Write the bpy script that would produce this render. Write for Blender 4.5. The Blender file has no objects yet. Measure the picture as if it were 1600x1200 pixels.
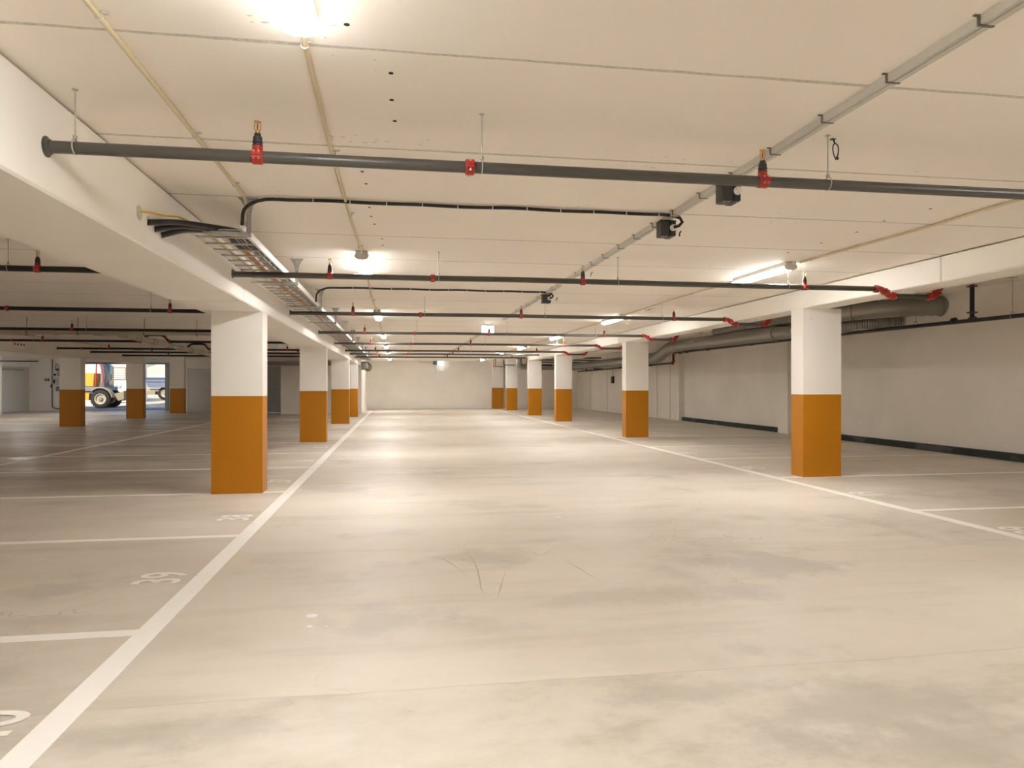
import bpy, bmesh, math, random
from mathutils import Vector, Matrix
random.seed(7)
scn = bpy.context.scene
COL = scn.collection
PI = math.pi

# ------------------------------------------------------------------ mesh collecting
class Geo:
    def __init__(self):
        self.v = []; self.f = []
    def add(self, verts, faces):
        n = len(self.v)
        self.v += [Vector(p) for p in verts]
        self.f += [tuple(i + n for i in f) for f in faces]
        return self
    def box(self, x0, x1, y0, y1, z0, z1):
        v = [(x0,y0,z0),(x1,y0,z0),(x1,y1,z0),(x0,y1,z0),(x0,y0,z1),(x1,y0,z1),(x1,y1,z1),(x0,y1,z1)]
        return self.add(v, [(0,3,2,1),(4,5,6,7),(0,1,5,4),(1,2,6,5),(2,3,7,6),(3,0,4,7)])
    def obox(self, c, size, rot=None):
        c = Vector(c); hx, hy, hz = [s/2 for s in size]
        M = rot if rot is not None else Matrix.Identity(3)
        v = [c + M @ Vector(p) for p in [(-hx,-hy,-hz),(hx,-hy,-hz),(hx,hy,-hz),(-hx,hy,-hz),(-hx,-hy,hz),(hx,-hy,hz),(hx,hy,hz),(-hx,hy,hz)]]
        return self.add(v, [(0,3,2,1),(4,5,6,7),(0,1,5,4),(1,2,6,5),(2,3,7,6),(3,0,4,7)])
    def tube(self, pts, r, n=10, caps=True):
        pts = [Vector(p) for p in pts]
        rad = r if isinstance(r, (list, tuple)) else [r]*len(pts)
        base = len(self.v)
        t = (pts[1]-pts[0]).normalized()
        up = Vector((0,0,1)) if abs(t.z) < .9 else Vector((1,0,0))
        u = t.cross(up).normalized()
        for i, p in enumerate(pts):
            a = pts[max(i-1,0)]; b = pts[min(i+1,len(pts)-1)]
            t = (b-a).normalized()
            u = (u - t*u.dot(t)).normalized()
            w = t.cross(u)
            for k in range(n):
                an = 2*PI*k/n
                self.v.append(p + (u*math.cos(an) + w*math.sin(an))*rad[i])
        for i in range(len(pts)-1):
            for k in range(n):
                a = base+i*n+k; b = base+i*n+(k+1)%n
                self.f.append((a, b, b+n, a+n))
        if caps:
            self.f.append(tuple(base+k for k in range(n))[::-1])
            e = base+(len(pts)-1)*n
            self.f.append(tuple(e+k for k in range(n)))
        return self
    def lathe(self, p0, axis, prof, n=16):
        """prof: list of (distance along axis, radius)"""
        p0 = Vector(p0); ax = Vector(axis).normalized()
        return self.tube_straight([(p0+ax*d, r) for d, r in prof], ax, n)
    def tube_straight(self, rings, t, n):
        base = len(self.v)
        up = Vector((0,0,1)) if abs(t.z) < .9 else Vector((1,0,0))
        u = t.cross(up).normalized(); w = t.cross(u)
        for p, r in rings:
            for k in range(n):
                an = 2*PI*k/n
                self.v.append(p+(u*math.cos(an)+w*math.sin(an))*max(r,1e-5))
        for i in range(len(rings)-1):
            for k in range(n):
                a = base+i*n+k; b = base+i*n+(k+1)%n
                self.f.append((a,b,b+n,a+n))
        self.f.append(tuple(base+k for k in range(n))[::-1])
        e = base+(len(rings)-1)*n
        self.f.append(tuple(e+k for k in range(n)))
        return self
    def ring(self, c, axis, R, r, n=18, m=6):
        c = Vector(c); ax = Vector(axis).normalized()
        up = Vector((0,0,1)) if abs(ax.z) < .9 else Vector((1,0,0))
        u = ax.cross(up).normalized(); w = ax.cross(u); base = len(self.v)
        for i in range(n):
            a = 2*PI*i/n; d = u*math.cos(a)+w*math.sin(a)
            for j in range(m):
                b = 2*PI*j/m
                self.v.append(c + d*(R+r*math.cos(b)) + ax*(r*math.sin(b)))
        for i in range(n):
            for j in range(m):
                self.f.append((base+i*m+j, base+((i+1)%n)*m+j, base+((i+1)%n)*m+(j+1)%m, base+i*m+(j+1)%m))
        return self
    def prism(self, poly, d):
        """poly: list of 3D points in one plane, extruded by vector d"""
        n = len(poly); d = Vector(d)
        v = [Vector(p) for p in poly] + [Vector(p)+d for p in poly]
        f = [tuple(range(n))[::-1], tuple(range(n, 2*n))]
        f += [(i, (i+1)%n, n+(i+1)%n, n+i) for i in range(n)]
        return self.add(v, f)
    def build(self, name, mat, parent=None, origin=None, smooth=True, bevel=0, seg=1, angle=38):
        o0 = world_loc(parent) if parent else Vector((0,0,0))
        me = bpy.data.meshes.new(name)
        me.from_pydata([tuple(p-o0) for p in self.v], [], self.f)
        bm = bmesh.new(); bm.from_mesh(me)
        bmesh.ops.recalc_face_normals(bm, faces=bm.faces)
        if bevel:
            bmesh.ops.bevel(bm, geom=[e for e in bm.edges], offset=bevel, segments=seg, affect='EDGES', profile=.5)
        bm.to_mesh(me); bm.free()
        if smooth:
            me.polygons.foreach_set('use_smooth', [True]*len(me.polygons))
            me.set_sharp_from_angle(angle=math.radians(angle))
        me.materials.append(mat)
        o = bpy.data.objects.new(name, me); COL.objects.link(o)
        if parent: o.parent = parent
        return o

    def build_each(self, name, mat, parent, **kw):
        """one mesh per connected piece"""
        par = list(range(len(self.v)))
        def find(i):
            while par[i] != i:
                par[i] = par[par[i]]; i = par[i]
            return i
        for f in self.f:
            a = find(f[0])
            for i in f[1:]: par[find(i)] = a
        groups = {}
        for f in self.f: groups.setdefault(find(f[0]), []).append(f)
        out = []
        for fs in groups.values():
            ids = sorted({i for f in fs for i in f}); mp = {i: k for k, i in enumerate(ids)}
            g = Geo(); g.v = [self.v[i] for i in ids]; g.f = [tuple(mp[i] for i in f) for f in fs]
            out.append(g.build(name, mat, parent, **kw))
        return out

def world_loc(o):
    p = Vector((0,0,0))
    while o is not None:
        p += o.location; o = o.parent
    return p

def tag(o, label=None, cat=None, group=None, kind=None):
    if label: o['label'] = label
    if cat: o['category'] = cat
    if group: o['group'] = group
    if kind: o['kind'] = kind
    return o

def thing(name, loc, label, cat, group=None, kind=None):
    o = bpy.data.objects.new(name, None); COL.objects.link(o)
    o.location = loc; o.empty_display_size = .1
    return tag(o, label, cat, group, kind)

def copy_tree(o, parent=None, loc=None):
    c = o.copy(); COL.objects.link(c)
    c.parent = parent
    if loc is not None: c.location = loc
    for ch in list(o.children): copy_tree(ch, c)
    return c

def fillet(pts, r, n=6):
    pts = [Vector(p) for p in pts]; out = [pts[0]]
    for i in range(1, len(pts)-1):
        a, b, c = pts[i-1], pts[i], pts[i+1]
        d1 = (a-b); d2 = (c-b)
        rr = min(r, d1.length*.49, d2.length*.49)
        p0 = b + d1.normalized()*rr; p2 = b + d2.normalized()*rr
        for k in range(n+1):
            t = k/n
            out.append(p0*(1-t)**2 + b*2*t*(1-t) + p2*t*t)
    out.append(pts[-1]); return out

def resample(pts, step):
    pts = [Vector(p) for p in pts]; out = [pts[0].copy()]; acc = 0.
    for a, b in zip(pts, pts[1:]):
        L = (b-a).length
        if L < 1e-9: continue
        d = step - acc
        while d <= L:
            out.append(a + (b-a)*(d/L)); d += step
        acc = L - (d - step)
    if (out[-1]-pts[-1]).length > step*.3: out.append(pts[-1].copy())
    return out

# ------------------------------------------------------------------ materials
def mat(name, col=(.8,.8,.8), rough=.5, metal=0., spec=.5, emit=None, estr=0.):
    m = bpy.data.materials.new(name); m.use_nodes = True
    b = m.node_tree.nodes['Principled BSDF']
    b.inputs['Base Color'].default_value = (*col, 1); b.inputs['Roughness'].default_value = rough
    b.inputs['Metallic'].default_value = metal; b.inputs['Specular IOR Level'].default_value = spec
    if emit:
        b.inputs['Emission Color'].default_value = (*emit, 1); b.inputs['Emission Strength'].default_value = estr
    return m

class NT:
    def __init__(self, m):
        self.t = m.node_tree; self.N = self.t.nodes; self.L = self.t.links
        self.b = self.N['Principled BSDF']
    def new(self, typ, **kw):
        n = self.N.new(typ)
        for k, v in kw.items(): setattr(n, k, v)
        return n
    def link(self, a, b): self.L.new(a, b)
    def coord(self): 
        return self.new('ShaderNodeTexCoord').outputs['Object']
    def noise(self, vec, scale, detail=4, rough=.55, sc=None):
        if sc:
            mp = self.new('ShaderNodeMapping'); mp.inputs['Scale'].default_value = sc
            self.link(vec, mp.inputs['Vector']); vec = mp.outputs['Vector']
        n = self.new('ShaderNodeTexNoise'); n.inputs['Scale'].default_value = scale
        n.inputs['Detail'].default_value = detail; n.inputs['Roughness'].default_value = rough
        self.link(vec, n.inputs['Vector']); return n.outputs['Fac']
    def ramp(self, fac, stops):
        r = self.new('ShaderNodeValToRGB'); e = r.color_ramp.elements
        while len(e) > 1: e.remove(e[-1])
        e[0].position = stops[0][0]; e[0].color = (*stops[0][1], 1) if len(stops[0][1]) == 3 else stops[0][1]
        for p, c in stops[1:]:
            q = e.new(p); q.color = (*c, 1)
        self.link(fac, r.inputs['Fac']); return r.outputs['Color']
    def mix(self, fac, a, b, mode='MIX'):
        m = self.new('ShaderNodeMix', data_type='RGBA', blend_type=mode)
        for s, i in ((fac, 0), (a, 6), (b, 7)):
            if isinstance(s, (int, float)): m.inputs[i].default_value = s
            elif isinstance(s, tuple): m.inputs[i].default_value = (*s, 1)
            else: self.link(s, m.inputs[i])
        return m.outputs[2]
    def math(self, op, a, b=0., c=None, clamp=False):
        m = self.new('ShaderNodeMath', operation=op, use_clamp=clamp)
        for i, s in enumerate((a, b, c)):
            if s is None: continue
            if isinstance(s, (int, float)): m.inputs[i].default_value = s
            else: self.link(s, m.inputs[i])
        return m.outputs[0]
    def sep(self, vec):
        s = self.new('ShaderNodeSeparateXYZ'); self.link(vec, s.inputs[0]); return s.outputs
    def bump(self, h, strength=.2, dist=.01):
        b = self.new('ShaderNodeBump'); b.inputs['Strength'].default_value = strength; b.inputs['Distance'].default_value = dist
        self.link(h, b.inputs['Height']); self.link(b.outputs['Normal'], self.b.inputs['Normal'])
    def smooth(self, x, a, b):
        m = self.new('ShaderNodeMapRange', interpolation_type='SMOOTHSTEP')
        m.inputs[1].default_value = a; m.inputs[2].default_value = b
        self.link(x, m.inputs[0]); return m.outputs[0]

def wall_paint(name, col, var=.04, pits=False, rough=.6, grooves=None):
    m = mat(name, col, rough, spec=.3); t = NT(m); c = t.coord()
    n1 = t.noise(c, .6, 5, .6); n2 = t.noise(c, 14, 4, .6)
    lo = tuple(x*(1-var*2) for x in col); hi = tuple(min(1, x*(1+var*.6)) for x in col)
    cc = t.ramp(n1, [(.3, lo), (.7, hi)])
    if pits:
        vo = t.new('ShaderNodeTexVoronoi'); vo.inputs['Scale'].default_value = 9
        t.link(c, vo.inputs['Vector'])
        nz = t.noise(c, 2.2, 2)
        rad = t.math('MULTIPLY', t.smooth(nz, .52, .7), .085)
        pit = t.math('LESS_THAN', vo.outputs['Distance'], rad)
        cc = t.mix(pit, cc, tuple(x*.35 for x in col))
    t.link(cc, t.b.inputs['Base Color']); t.bump(n2, .08, .004)
    return m

WHITE = (.90, .87, .82)
M_wall = wall_paint('white_wall_paint', WHITE)
M_wall_rough = wall_paint('grey_white_wall_paint', (.88, .84, .77), .04)
M_pillar = wall_paint('white_pillar_paint', (.90, .87, .82), .02, pits=True)
M_orange = wall_paint('ochre_paint', (.50, .195, .008), .05, pits=True, rough=.42)
M_beam = wall_paint('white_beam_paint', (.90, .87, .81), .02)
M_plinth = mat('dark_green_coating', (.02, .03, .022), .6)
t = NT(M_plinth); c = t.coord()
t.link(t.mix(t.smooth(t.noise(c, 1.1, 5, .7, (1, 1, 3)), .53, .62), (.012, .022, .013), (.065, .066, .066)), t.b.inputs['Base Color'])
M_door = mat('grey_door_paint', (.42, .43, .43), .45)
M_doorw = mat('pale_door_paint', (.66, .65, .63), .5)

# ceiling: hollow core slabs 1.217 m wide, joints across, pitted near the joints
M_ceil = mat('ceiling_slab_paint', (.78, .72, .62), .75, spec=.2); t = NT(M_ceil); c = t.coord(); s = t.sep(c)
wob = t.math('MULTIPLY', t.math('SUBTRACT', t.noise(c, 5, 4), .5), .018)
ph = t.math('DIVIDE', t.math('ADD', t.math('SUBTRACT', s[1], 2.9386-1.217*20), wob), 1.217)
fr = t.math('FRACT', ph)
dist = t.math('MULTIPLY', t.math('MINIMUM', fr, t.math('SUBTRACT', 1., fr)), 1.217)
wid = t.math('MULTIPLY_ADD', t.noise(c, 1.3, 3), .024, .0)
line = t.math('SUBTRACT', 1., t.smooth(t.math('SUBTRACT', dist, wid), -.002, .005))
lstr = t.math('MULTIPLY', line, t.math('MULTIPLY_ADD', t.noise(c, 45, 4, .8), 1.5, -.2), clamp=True)
vo = t.new('ShaderNodeTexVoronoi'); vo.inputs['Scale'].default_value = 30; mp = t.new('ShaderNodeMapping')
mp.inputs['Scale'].default_value = (.45, 1, 1); t.link(c, mp.inputs[0]); t.link(mp.outputs[0], vo.inputs['Vector'])
near = t.math('SUBTRACT', 1., t.smooth(t.math('ABSOLUTE', t.math('SUBTRACT', dist, .14)), .03, .14))
prad = t.math('MULTIPLY', t.math('MULTIPLY', near, t.smooth(t.noise(c, 1.1, 3), .5, .72)), .24)
pit = t.math('LESS_THAN', vo.outputs['Distance'], prad)
big = t.ramp(t.noise(c, .5, 5, .6, (.5, 1.6, 1)), [(.3, (.90, .855, .785)), (.7, (.94, .90, .84))])
cc = t.mix(t.math('MULTIPLY', lstr, .85), big, (.30, .275, .235))
cc = t.mix(t.math('MULTIPLY', pit, .55), cc, (.34, .30, .24))
t.link(cc, t.b.inputs['Base Color'])
t.bump(t.noise(c, 9, 5), .06, .006)

# floor: beige power-floated concrete with clouds, scuffs, a day joint and damp patches in the left bay
M_floor = mat('beige_concrete', (.55, .47, .37), .5, spec=.35); t = NT(M_floor); c = t.coord(); s = t.sep(c)
cloud = t.noise(c, .45, 7, .62, (.8, 1.3, 1)); streak = t.noise(c, 1.0, 6, .65, (.35, 2.2, 1)); fine = t.noise(c, 6, 8, .7)
base = t.ramp(cloud, [(.30, (.60, .535, .46)), (.5, (.69, .625, .545)), (.72, (.755, .70, .62))])
base = t.mix(t.math('MULTIPLY', t.smooth(streak, .50, .70), .55), base, (.53, .475, .40))
base = t.mix(t.math('MULTIPLY', t.smooth(fine, .5, .75), .22), base, (.78, .72, .64))
# grey patches
pa = t.math('MULTIPLY', t.smooth(t.noise(c, .75, 8, .68), .52, .66), .62)
base = t.mix(pa, base, (.49, .455, .40))
# hairline scuffs
wv = t.noise(c, 1.6, 3, .5); rid = t.math('ABSOLUTE', t.math('SUBTRACT', wv, .5))
scf = t.math('MULTIPLY', t.math('SUBTRACT', 1., t.smooth(rid, .0, .006)), t.smooth(t.noise(c, .55, 3), .53, .66))
base = t.mix(t.math('MULTIPLY', scf, .55), base, (.33, .305, .27))
# day joint at y = 3.03: the newer pour in front of it is paler and rougher
jy = t.math('ADD', s[1], t.math('MULTIPLY', t.math('SUBTRACT', t.noise(c, 1.5, 4), .5), .10))
front = t.math('SUBTRACT', 1., t.smooth(jy, 3.02, 3.05))
fz = t.ramp(t.noise(c, 1.6, 9, .7, (1, 1.6, 1)), [(.32, (.47, .425, .35)), (.47, (.62, .565, .485)), (.70, (.715, .665, .59))])
base = t.mix(t.math('MULTIPLY', front, .88), base, fz)
jl = t.math('SUBTRACT', 1., t.smooth(t.math('ABSOLUTE', t.math('SUBTRACT', jy, 3.035)), .0, .012))
base = t.mix(t.math('MULTIPLY', jl, t.math('MULTIPLY_ADD', t.noise(c, 3, 3), .8, -.15), clamp=True), base, (.36, .32, .25))
# single grey stains
for sx, sy, rx, ry, k in [(2.6, 4.79, 0.55, 0.42, 0.62), (0.68, 5.25, 0.4, 0.35, 0.45), (-0.07, 4.0, 0.42, 0.25, 0.45), (1.94, 2.53, 0.75, 0.3, 0.55), (1.29, 4.14, 0.45, 0.22, 0.4), (1.21, 2.8, 0.45, 0.12, 0.5), (2.6, 5.42, 0.5, 0.4, 0.3), (-0.97, 2.8, 0.6, 0.16, 0.5), (2.03, 2.31, 0.7, 0.25, 0.5)]:
    dx = t.math('DIVIDE', t.math('SUBTRACT', s[0], sx), rx); dy = t.math('DIVIDE', t.math('SUBTRACT', s[1], sy), ry)
    rr = t.math('SQRT', t.math('ADD', t.math('MULTIPLY', dx, dx), t.math('MULTIPLY', dy, dy)))
    rr = t.math('ADD', rr, t.math('MULTIPLY', t.math('SUBTRACT', t.noise(c, 2.3, 8, .7), .5), 3.2))
    base = t.mix(t.math('MULTIPLY', t.math('SUBTRACT', 1., t.smooth(rr, .35, 1.15)), k), base, (.44, .41, .355))
# damp, trafficked concrete in the left bay
dm = t.math('MULTIPLY', t.math('SUBTRACT', 1., t.smooth(t.math('ADD', s[0], t.math('MULTIPLY', t.noise(c, .8, 4), 1.2)), -2.4, -1.2)),
            t.smooth(t.math('ADD', s[1], t.math('MULTIPLY', t.noise(c, .5, 3), 1.0)), 9.0, 10.2))
dcol = t.ramp(t.noise(c, .55, 7, .65, (.6, 1.2, 1)), [(.32, (.20, .17, .145)), (.5, (.39, .34, .29)), (.68, (.60, .54, .47))])
base = t.mix(t.math('MULTIPLY', dm, .75), base, dcol)
t.link(base, t.b.inputs['Base Color'])
rg = t.math('MULTIPLY_ADD', cloud, .25, .38)
rg = t.math('SUBTRACT', rg, t.math('MULTIPLY', dm, t.math('MULTIPLY', t.smooth(streak, .4, .65), .18)))
t.link(rg, t.b.inputs['Roughness']); t.bump(fine, .07, .004)

def worn_paint(name, col, k):
    m = mat(name, col, .55, spec=.3); t = NT(m); c = t.coord()
    w = t.smooth(t.noise(c, 3.5, 7, .7), .58, .74)
    t.link(t.mix(t.math('MULTIPLY', w, k), col, (.68, .62, .54)), t.b.inputs['Base Color']); return m
M_line = worn_paint('white_floor_paint', (.94, .915, .875), .5)
M_num = worn_paint('white_stencil_paint', (.94, .905, .85), .35)

M_pipe = mat('dark_grey_pipe_paint', (.080, .073, .062), .36)
M_pipeblk = mat('black_pipe_paint', (.012, .011, .011), .35)
M_red = mat('red_fitting_paint', (.42, .022, .012), .35)
M_brass = mat('brass', (.62, .40, .12), .28, 1.)
M_bulb = mat('red_glass_bulb', (.5, .04, .02), .1)
M_black = mat('black_plastic', (.012, .011, .010), .42)
M_blackr = mat('black_ribbed_plastic', (.03, .027, .023), .5)
M_box = mat('dark_box_plastic', (.035, .031, .027), .45)
M_zinc = mat('galvanised_steel', (.50, .48, .45), .45, .55)
t = NT(M_zinc); c = t.coord(); vz = t.new('ShaderNodeTexVoronoi'); vz.inputs['Scale'].default_value = 18; t.link(c, vz.inputs['Vector'])
t.link(t.ramp(vz.outputs['Distance'], [(0, (.38, .37, .345)), (1, (.54, .525, .49))]), t.b.inputs['Base Color'])
M_rail = mat('pale_steel_rail', (.60, .58, .53), .55, .0)
M_railw = mat('zinc_side_rail', (.80, .78, .75), .4, .35)
M_duct = mat('galvanised_duct_sheet', (.33, .32, .29), .38, .8)
M_wrap = mat('pale_duct_wrap', (.60, .575, .52), .6)
M_cream = mat('cream_plastic_conduit', (.66, .565, .375), .5)
M_whitep = mat('white_plastic', (.82, .80, .76), .4)
M_greyp = mat('grey_white_plastic', (.62, .59, .54), .45)
M_lamp = mat('lit_diffuser', (.9, .9, .88), .4, emit=(1., .975, .945), estr=35.)
t = NT(M_lamp); ge = t.new('ShaderNodeNewGeometry'); sp = t.sep(ge.outputs['Normal'])
est = t.math('ADD', t.math('MULTIPLY_ADD', t.math('POWER', t.math('MAXIMUM', t.math('MULTIPLY', sp[2], -1.), 0.), 1.7), 1.02, .045), t.math('MULTIPLY', t.math('MAXIMUM', sp[1], 0.), .75))
t.link(t.math('MULTIPLY', est, 47.), t.b.inputs['Emission Strength'])
M_sign = mat('lit_sign_face', (.9, .9, .9), .4, emit=(.93, 1., .98), estr=3.2)
M_signg = mat('lit_sign_pictogram', (.3, .7, .5), .4, emit=(.72, 1., .86), estr=1.5)
M_drain = mat('beige_drain_pipe', (.50, .435, .345), .45)
M_copper = mat('orange_cable_sheath', (.52, .17, .03), .45)
M_yellow = mat('yellow_cable_sheath', (.75, .50, .05), .45)
M_cabw = mat('white_cable_sheath', (.80, .78, .72), .4)
M_cabg = mat('grey_cable_sheath', (.25, .25, .24), .45)
M_hole = mat('dark_hole', (.03, .022, .018), .9)

# ------------------------------------------------------------------ setting
ZC = 2.64; XL = -1.578; XLO = -2.30; XR = 5.60; XRO = 6.0
floor = Geo().box(-18.6, 10.9, -8.3, 39.45, -.2, 0).build('floor', M_floor, smooth=False)
tag(floor, 'beige mottled concrete garage floor with painted parking lines', 'floor', kind='structure')
ceil = Geo().box(-18.6, XRO, -8.3, 40, ZC, ZC+.7).build('ceiling', M_ceil, smooth=False)
tag(ceil, 'beige painted concrete slab ceiling with joints running across', 'ceiling', kind='structure')
hole_xy = [(-.186,2.75),(-.025,3.147),(-.024,3.442),(-.01,3.714),(-.217,4.624),(-.204,4.898),(-.207,5.545),(-.203,5.836),(-.186,6.109),
           (-.135,6.71),(-.135,7.014),(4.05,4.9),(3.97,5.32),(4.02,5.75),(4.0,6.25),(3.95,6.75)]
for x, y in hole_xy:
    Geo().lathe((x,y,ZC-.002), (0,0,1), [(0,.011),(.004,.011)], 10).build('drill_hole', M_hole, ceil)
c2 = Geo().box(XRO, 10.9, -8.3, 40, 3.05, 3.34).build('ceiling_right', M_wall_rough, smooth=False)
tag(c2, 'higher grey ceiling over the parking strip beyond the shallow beam', 'ceiling', kind='structure')

def wall(name, label, boxes, m=M_wall):
    g = Geo()
    for b in boxes: g.box(*b)
    return tag(g.build(name, m, smooth=False), label, 'wall', kind='structure')
wall('wall_back', 'white end wall closing the drive aisle', [(-1.8, 10.9, 39.6, 39.9, 0, 3.05)])
wr = wall('wall_right', 'grey white concrete wall beyond the parking spaces by the ducts',
     [(10.4, 10.9, -8.3, 24.8, 0, 3.05), (10.2, 10.9, 24.8, 39.9, 0, 3.05), (10.2, 10.4, 17.45, 17.95, 0, 3.05)], M_wall_rough)
g = Geo()
for y in (25.65, 27.0, 30.9, 33.8, 36.9): g.box(10.194, 10.2, y, y+.02, 0.02, 3.0)
g.build_each('wall_joint', mat('grey_wall_joint', (.33, .31, .28), .8), wr)  # thin grey joint strips on the wall face
for i, (a, b) in enumerate([(-8.3, 17.45), (17.95, 24.8)]):
    tag(Geo().box(10.30, 10.4, a, b, 0, .13).build('baseboard_right', M_plinth, smooth=False),
        ['dark coated plinth at the foot of the wall before the pilaster', 'dark green plinth along the wall past the pilaster'][i], 'plinth', kind='structure')
wall('wall_partition', 'short white wall at the end of the pillar row under the deep beam', [(-1.85, -1.6, 33.6, 39.9, 0, 2.62)])
wall('wall_left_bay', 'pale wall closing the dim bay behind the second pillar', [(-5.15, -1.6, 33.3, 33.6, 0, 2.62), (-5.15, -5.0, 33.6, 34.9, 0, 2.62)])
wall('wall_gate', 'wall around the grey gate in the dim bay', [(-7.85, -6.9, 34.9, 35.2, 0, 2.62), (-6.9, -5.0, 34.9, 35.2, 2.2, 2.62), (-7.85, -7.7, 35.2, 37.0, 0, 2.62)], M_wall_rough)
g0 = thing('door_2', (-5.95, 34.95, 0), 'tall grey gate at the back of the dim bay', 'gate', kind='structure')
gg = Geo().box(-6.9, -5.0, 34.97, 35.03, .02, 2.2)
gg.build('door_leaf', M_door, g0, smooth=False)
gp = Geo()
for z in (.55, 1.1, 1.65): gp.box(-6.9, -5.0, 34.955, 34.975, z-.008, z+.008)
gp.build('panel_seam', mat('grey_seam', (.30, .31, .31), .5), g0)
wall('wall_door', 'pale wall with a flush door beside the exit opening', [(-10.3, -7.7, 37.0, 37.3, 0, 2.62), (-10.3, -10.15, 37.3, 39.2, 0, 2.62)])
d0 = thing('door_1', (-9.6, 36.99, 0), 'flush pale door in the wall beside the exit opening', 'door', kind='structure')
Geo().box(-10.05, -9.0, 36.975, 37.0, .01, 2.05).build('door_leaf', M_doorw, d0, bevel=.004)
g = Geo(); g.box(-9.0, -8.93, 36.96, 37.0, 0, 2.1); g.box(-10.12, -10.05, 36.96, 37.0, 0, 2.1); g.box(-10.12, -8.93, 36.96, 37.0, 2.05, 2.1)
g.build('door_frame', M_greyp, d0)
Geo().tube([(-9.12,36.97,1.02),(-9.12,36.93,1.02),(-9.24,36.93,1.02)], .01, 8).build('door_handle', M_zinc, d0)
OX0, OX1 = -16.2, -11.62
wall('wall_front', 'white wall around the open vehicle exit', [(-18.5, OX0, 39.2, 39.5, 0, 2.9), (OX1, -10.0, 39.2, 39.5, 0, 2.9), (OX0, OX1, 39.2, 39.5, 2.38, 2.9)])
wall('wall_left', 'plain wall along the side of the dim bay', [(-18.6, -18.2, -8.3, 39.5, 0, 2.9)])
wall('wall_rear', 'wall behind the camera', [(-18.6, 10.9, -8.6, -8.3, 0, 3.05)])
Geo_t = tag(Geo().box(OX1-.16, OX1, 39.1, 39.2, 0, 2.39).box(OX0, OX0+.16, 39.1, 39.2, 0, 2.39).box(OX0, OX1, 39.1, 39.2, 2.38, 2.46)
    .build('trim_1', mat('grey_door_track', (.25, .25, .25), .45, .4), smooth=False), 'grey guide track framing the open vehicle exit', 'door track', kind='structure')

# beams (separate precast lengths with narrow butt joints)
def beam(label, x0, x1, y0, y1, z0, z1):
    tag(Geo().box(x0, x1, y0, y1, z0, z1).build('beam', M_beam, bevel=.012, seg=1, smooth=False), label, 'beam', kind='structure')
ZL, ZR = 2.161, 2.362
beam('first length of the deep white beam over the pillars by the cable tray', XLO, XL, -8.3, 7.797, ZL, ZC-.012)
beam('second length of the deep white beam, from the joint beside the cable tray', XLO, XL, 7.807, 17.94, ZL, ZC-.012)
beam('last length of the deep white beam reaching the end partition', XLO, XL, 17.95, 33.3, ZL, ZC-.012)
beam('first length of the shallow white beam beside the ducts', XR, XRO, -8.3, 6.63, ZR, ZC-.012)
beam('second length of the shallow white beam over the first two pillars by the ducts', XR, XRO, 6.638, 17.6, ZR, ZC-.012)
beam('last length of the shallow white beam ending at the fourth pillar by the ducts', XR, XRO, 17.608, 30.5, ZR, ZC-.012)
bl = Geo().box(-10.40, -9.75, -8.3, 30.0, 2.14, ZC-.02).build('beam', M_beam, bevel=.012, smooth=False)
tag(bl, 'white beam in the dim bay with four round holes in its side', 'beam', kind='structure')
for y in (20.25, 20.41, 20.57, 20.715):
    Geo().lathe((-9.752, y, 2.36), (1,0,0), [(0,.032),(.004,.032)], 14).build('cable_hole', M_hole, bl)

# pillars
def pillar(x0, x1, y0, y1, ztop, label, hb=1.157):
    p = thing('pillar', ((x0+x1)/2, (y0+y1)/2, 0), label, 'pillar', kind='structure')
    Geo().box(x0, x1, y0, y1, hb, ztop).build('shaft', M_pillar, p, smooth=False)
    b = Geo().box(x0, x1, y0, y1, 0, hb).build('painted_base', M_orange, p, smooth=False)
    b['label'] = 'ochre painted lower part of the pillar'
LY = [8.86, 16.63, 24.41, 29.78]; nm = ['first', 'second', 'third', 'fourth']
for y, k in zip(LY, nm):
    pillar(-2.16, XL, y, y+.31, ZL, f'{k} ochre and white pillar from the camera under the deep beam')
for y, k in zip([9.18, 16.98, 24.82, 30.2], nm):
    pillar(XR, 6.18, y, y+.31, ZR, f'{k} ochre and white pillar from the camera under the shallow beam')
pillar(XR, 6.17, 36.45, 36.75, ZC, 'slim ochre and white pillar standing alone near the end wall behind grey pipes')
pillar(5.25, 5.85, 39.3, 39.6, ZC, 'pilaster with ochre base standing against the end wall')
for (y, k) in ((24.15, 'pillar in the dim bay between the wall cabinets and the excavator'), (29.68, 'pillar in the dim bay standing between the excavator and the trailer outside'),
               (35.1, 'pillar in the dim bay between the exit opening and the flush door')):
    pillar(-10.36, -9.75, y, y+.33, 2.14 if y < 31 else ZC, 'ochre and white ' + k)

# painted floor marks: parts of the floor
def mark(name, label, x0, x1, y0, y1):
    o = Geo().box(x0, x1, y0, y1, 0, .0025).build(name, M_line, floor, smooth=False); o['label'] = label
mark('painted_line', 'white line along the left edge of the drive aisle', -1.335, -1.215, -2.0, 36.5)
mark('painted_line', 'white line along the right edge of the drive aisle', 5.14, 5.26, -2.0, 37.0)
mark('painted_line', 'white line between the two rows of left bay spaces', -6.36, -6.26, -2.0, 30.0)
LS = [3.957, 6.37, 8.92, 11.53, 14.0, 16.6, 19.2, 21.7, 24.4, 27.0]
for y in LS: mark('painted_line', 'white line between two left parking spaces', -11.2 if y > 9 else -6.3, -1.33, y-.045, y+.045)
RS = [4.0, 6.55, 9.2, 11.75, 14.3, 17.05, 19.9, 22.5, 25.1, 27.7]
for y in RS: mark('painted_line', 'white line between two right parking spaces', 5.26, 10.2, y-.045, y+.045)

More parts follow.
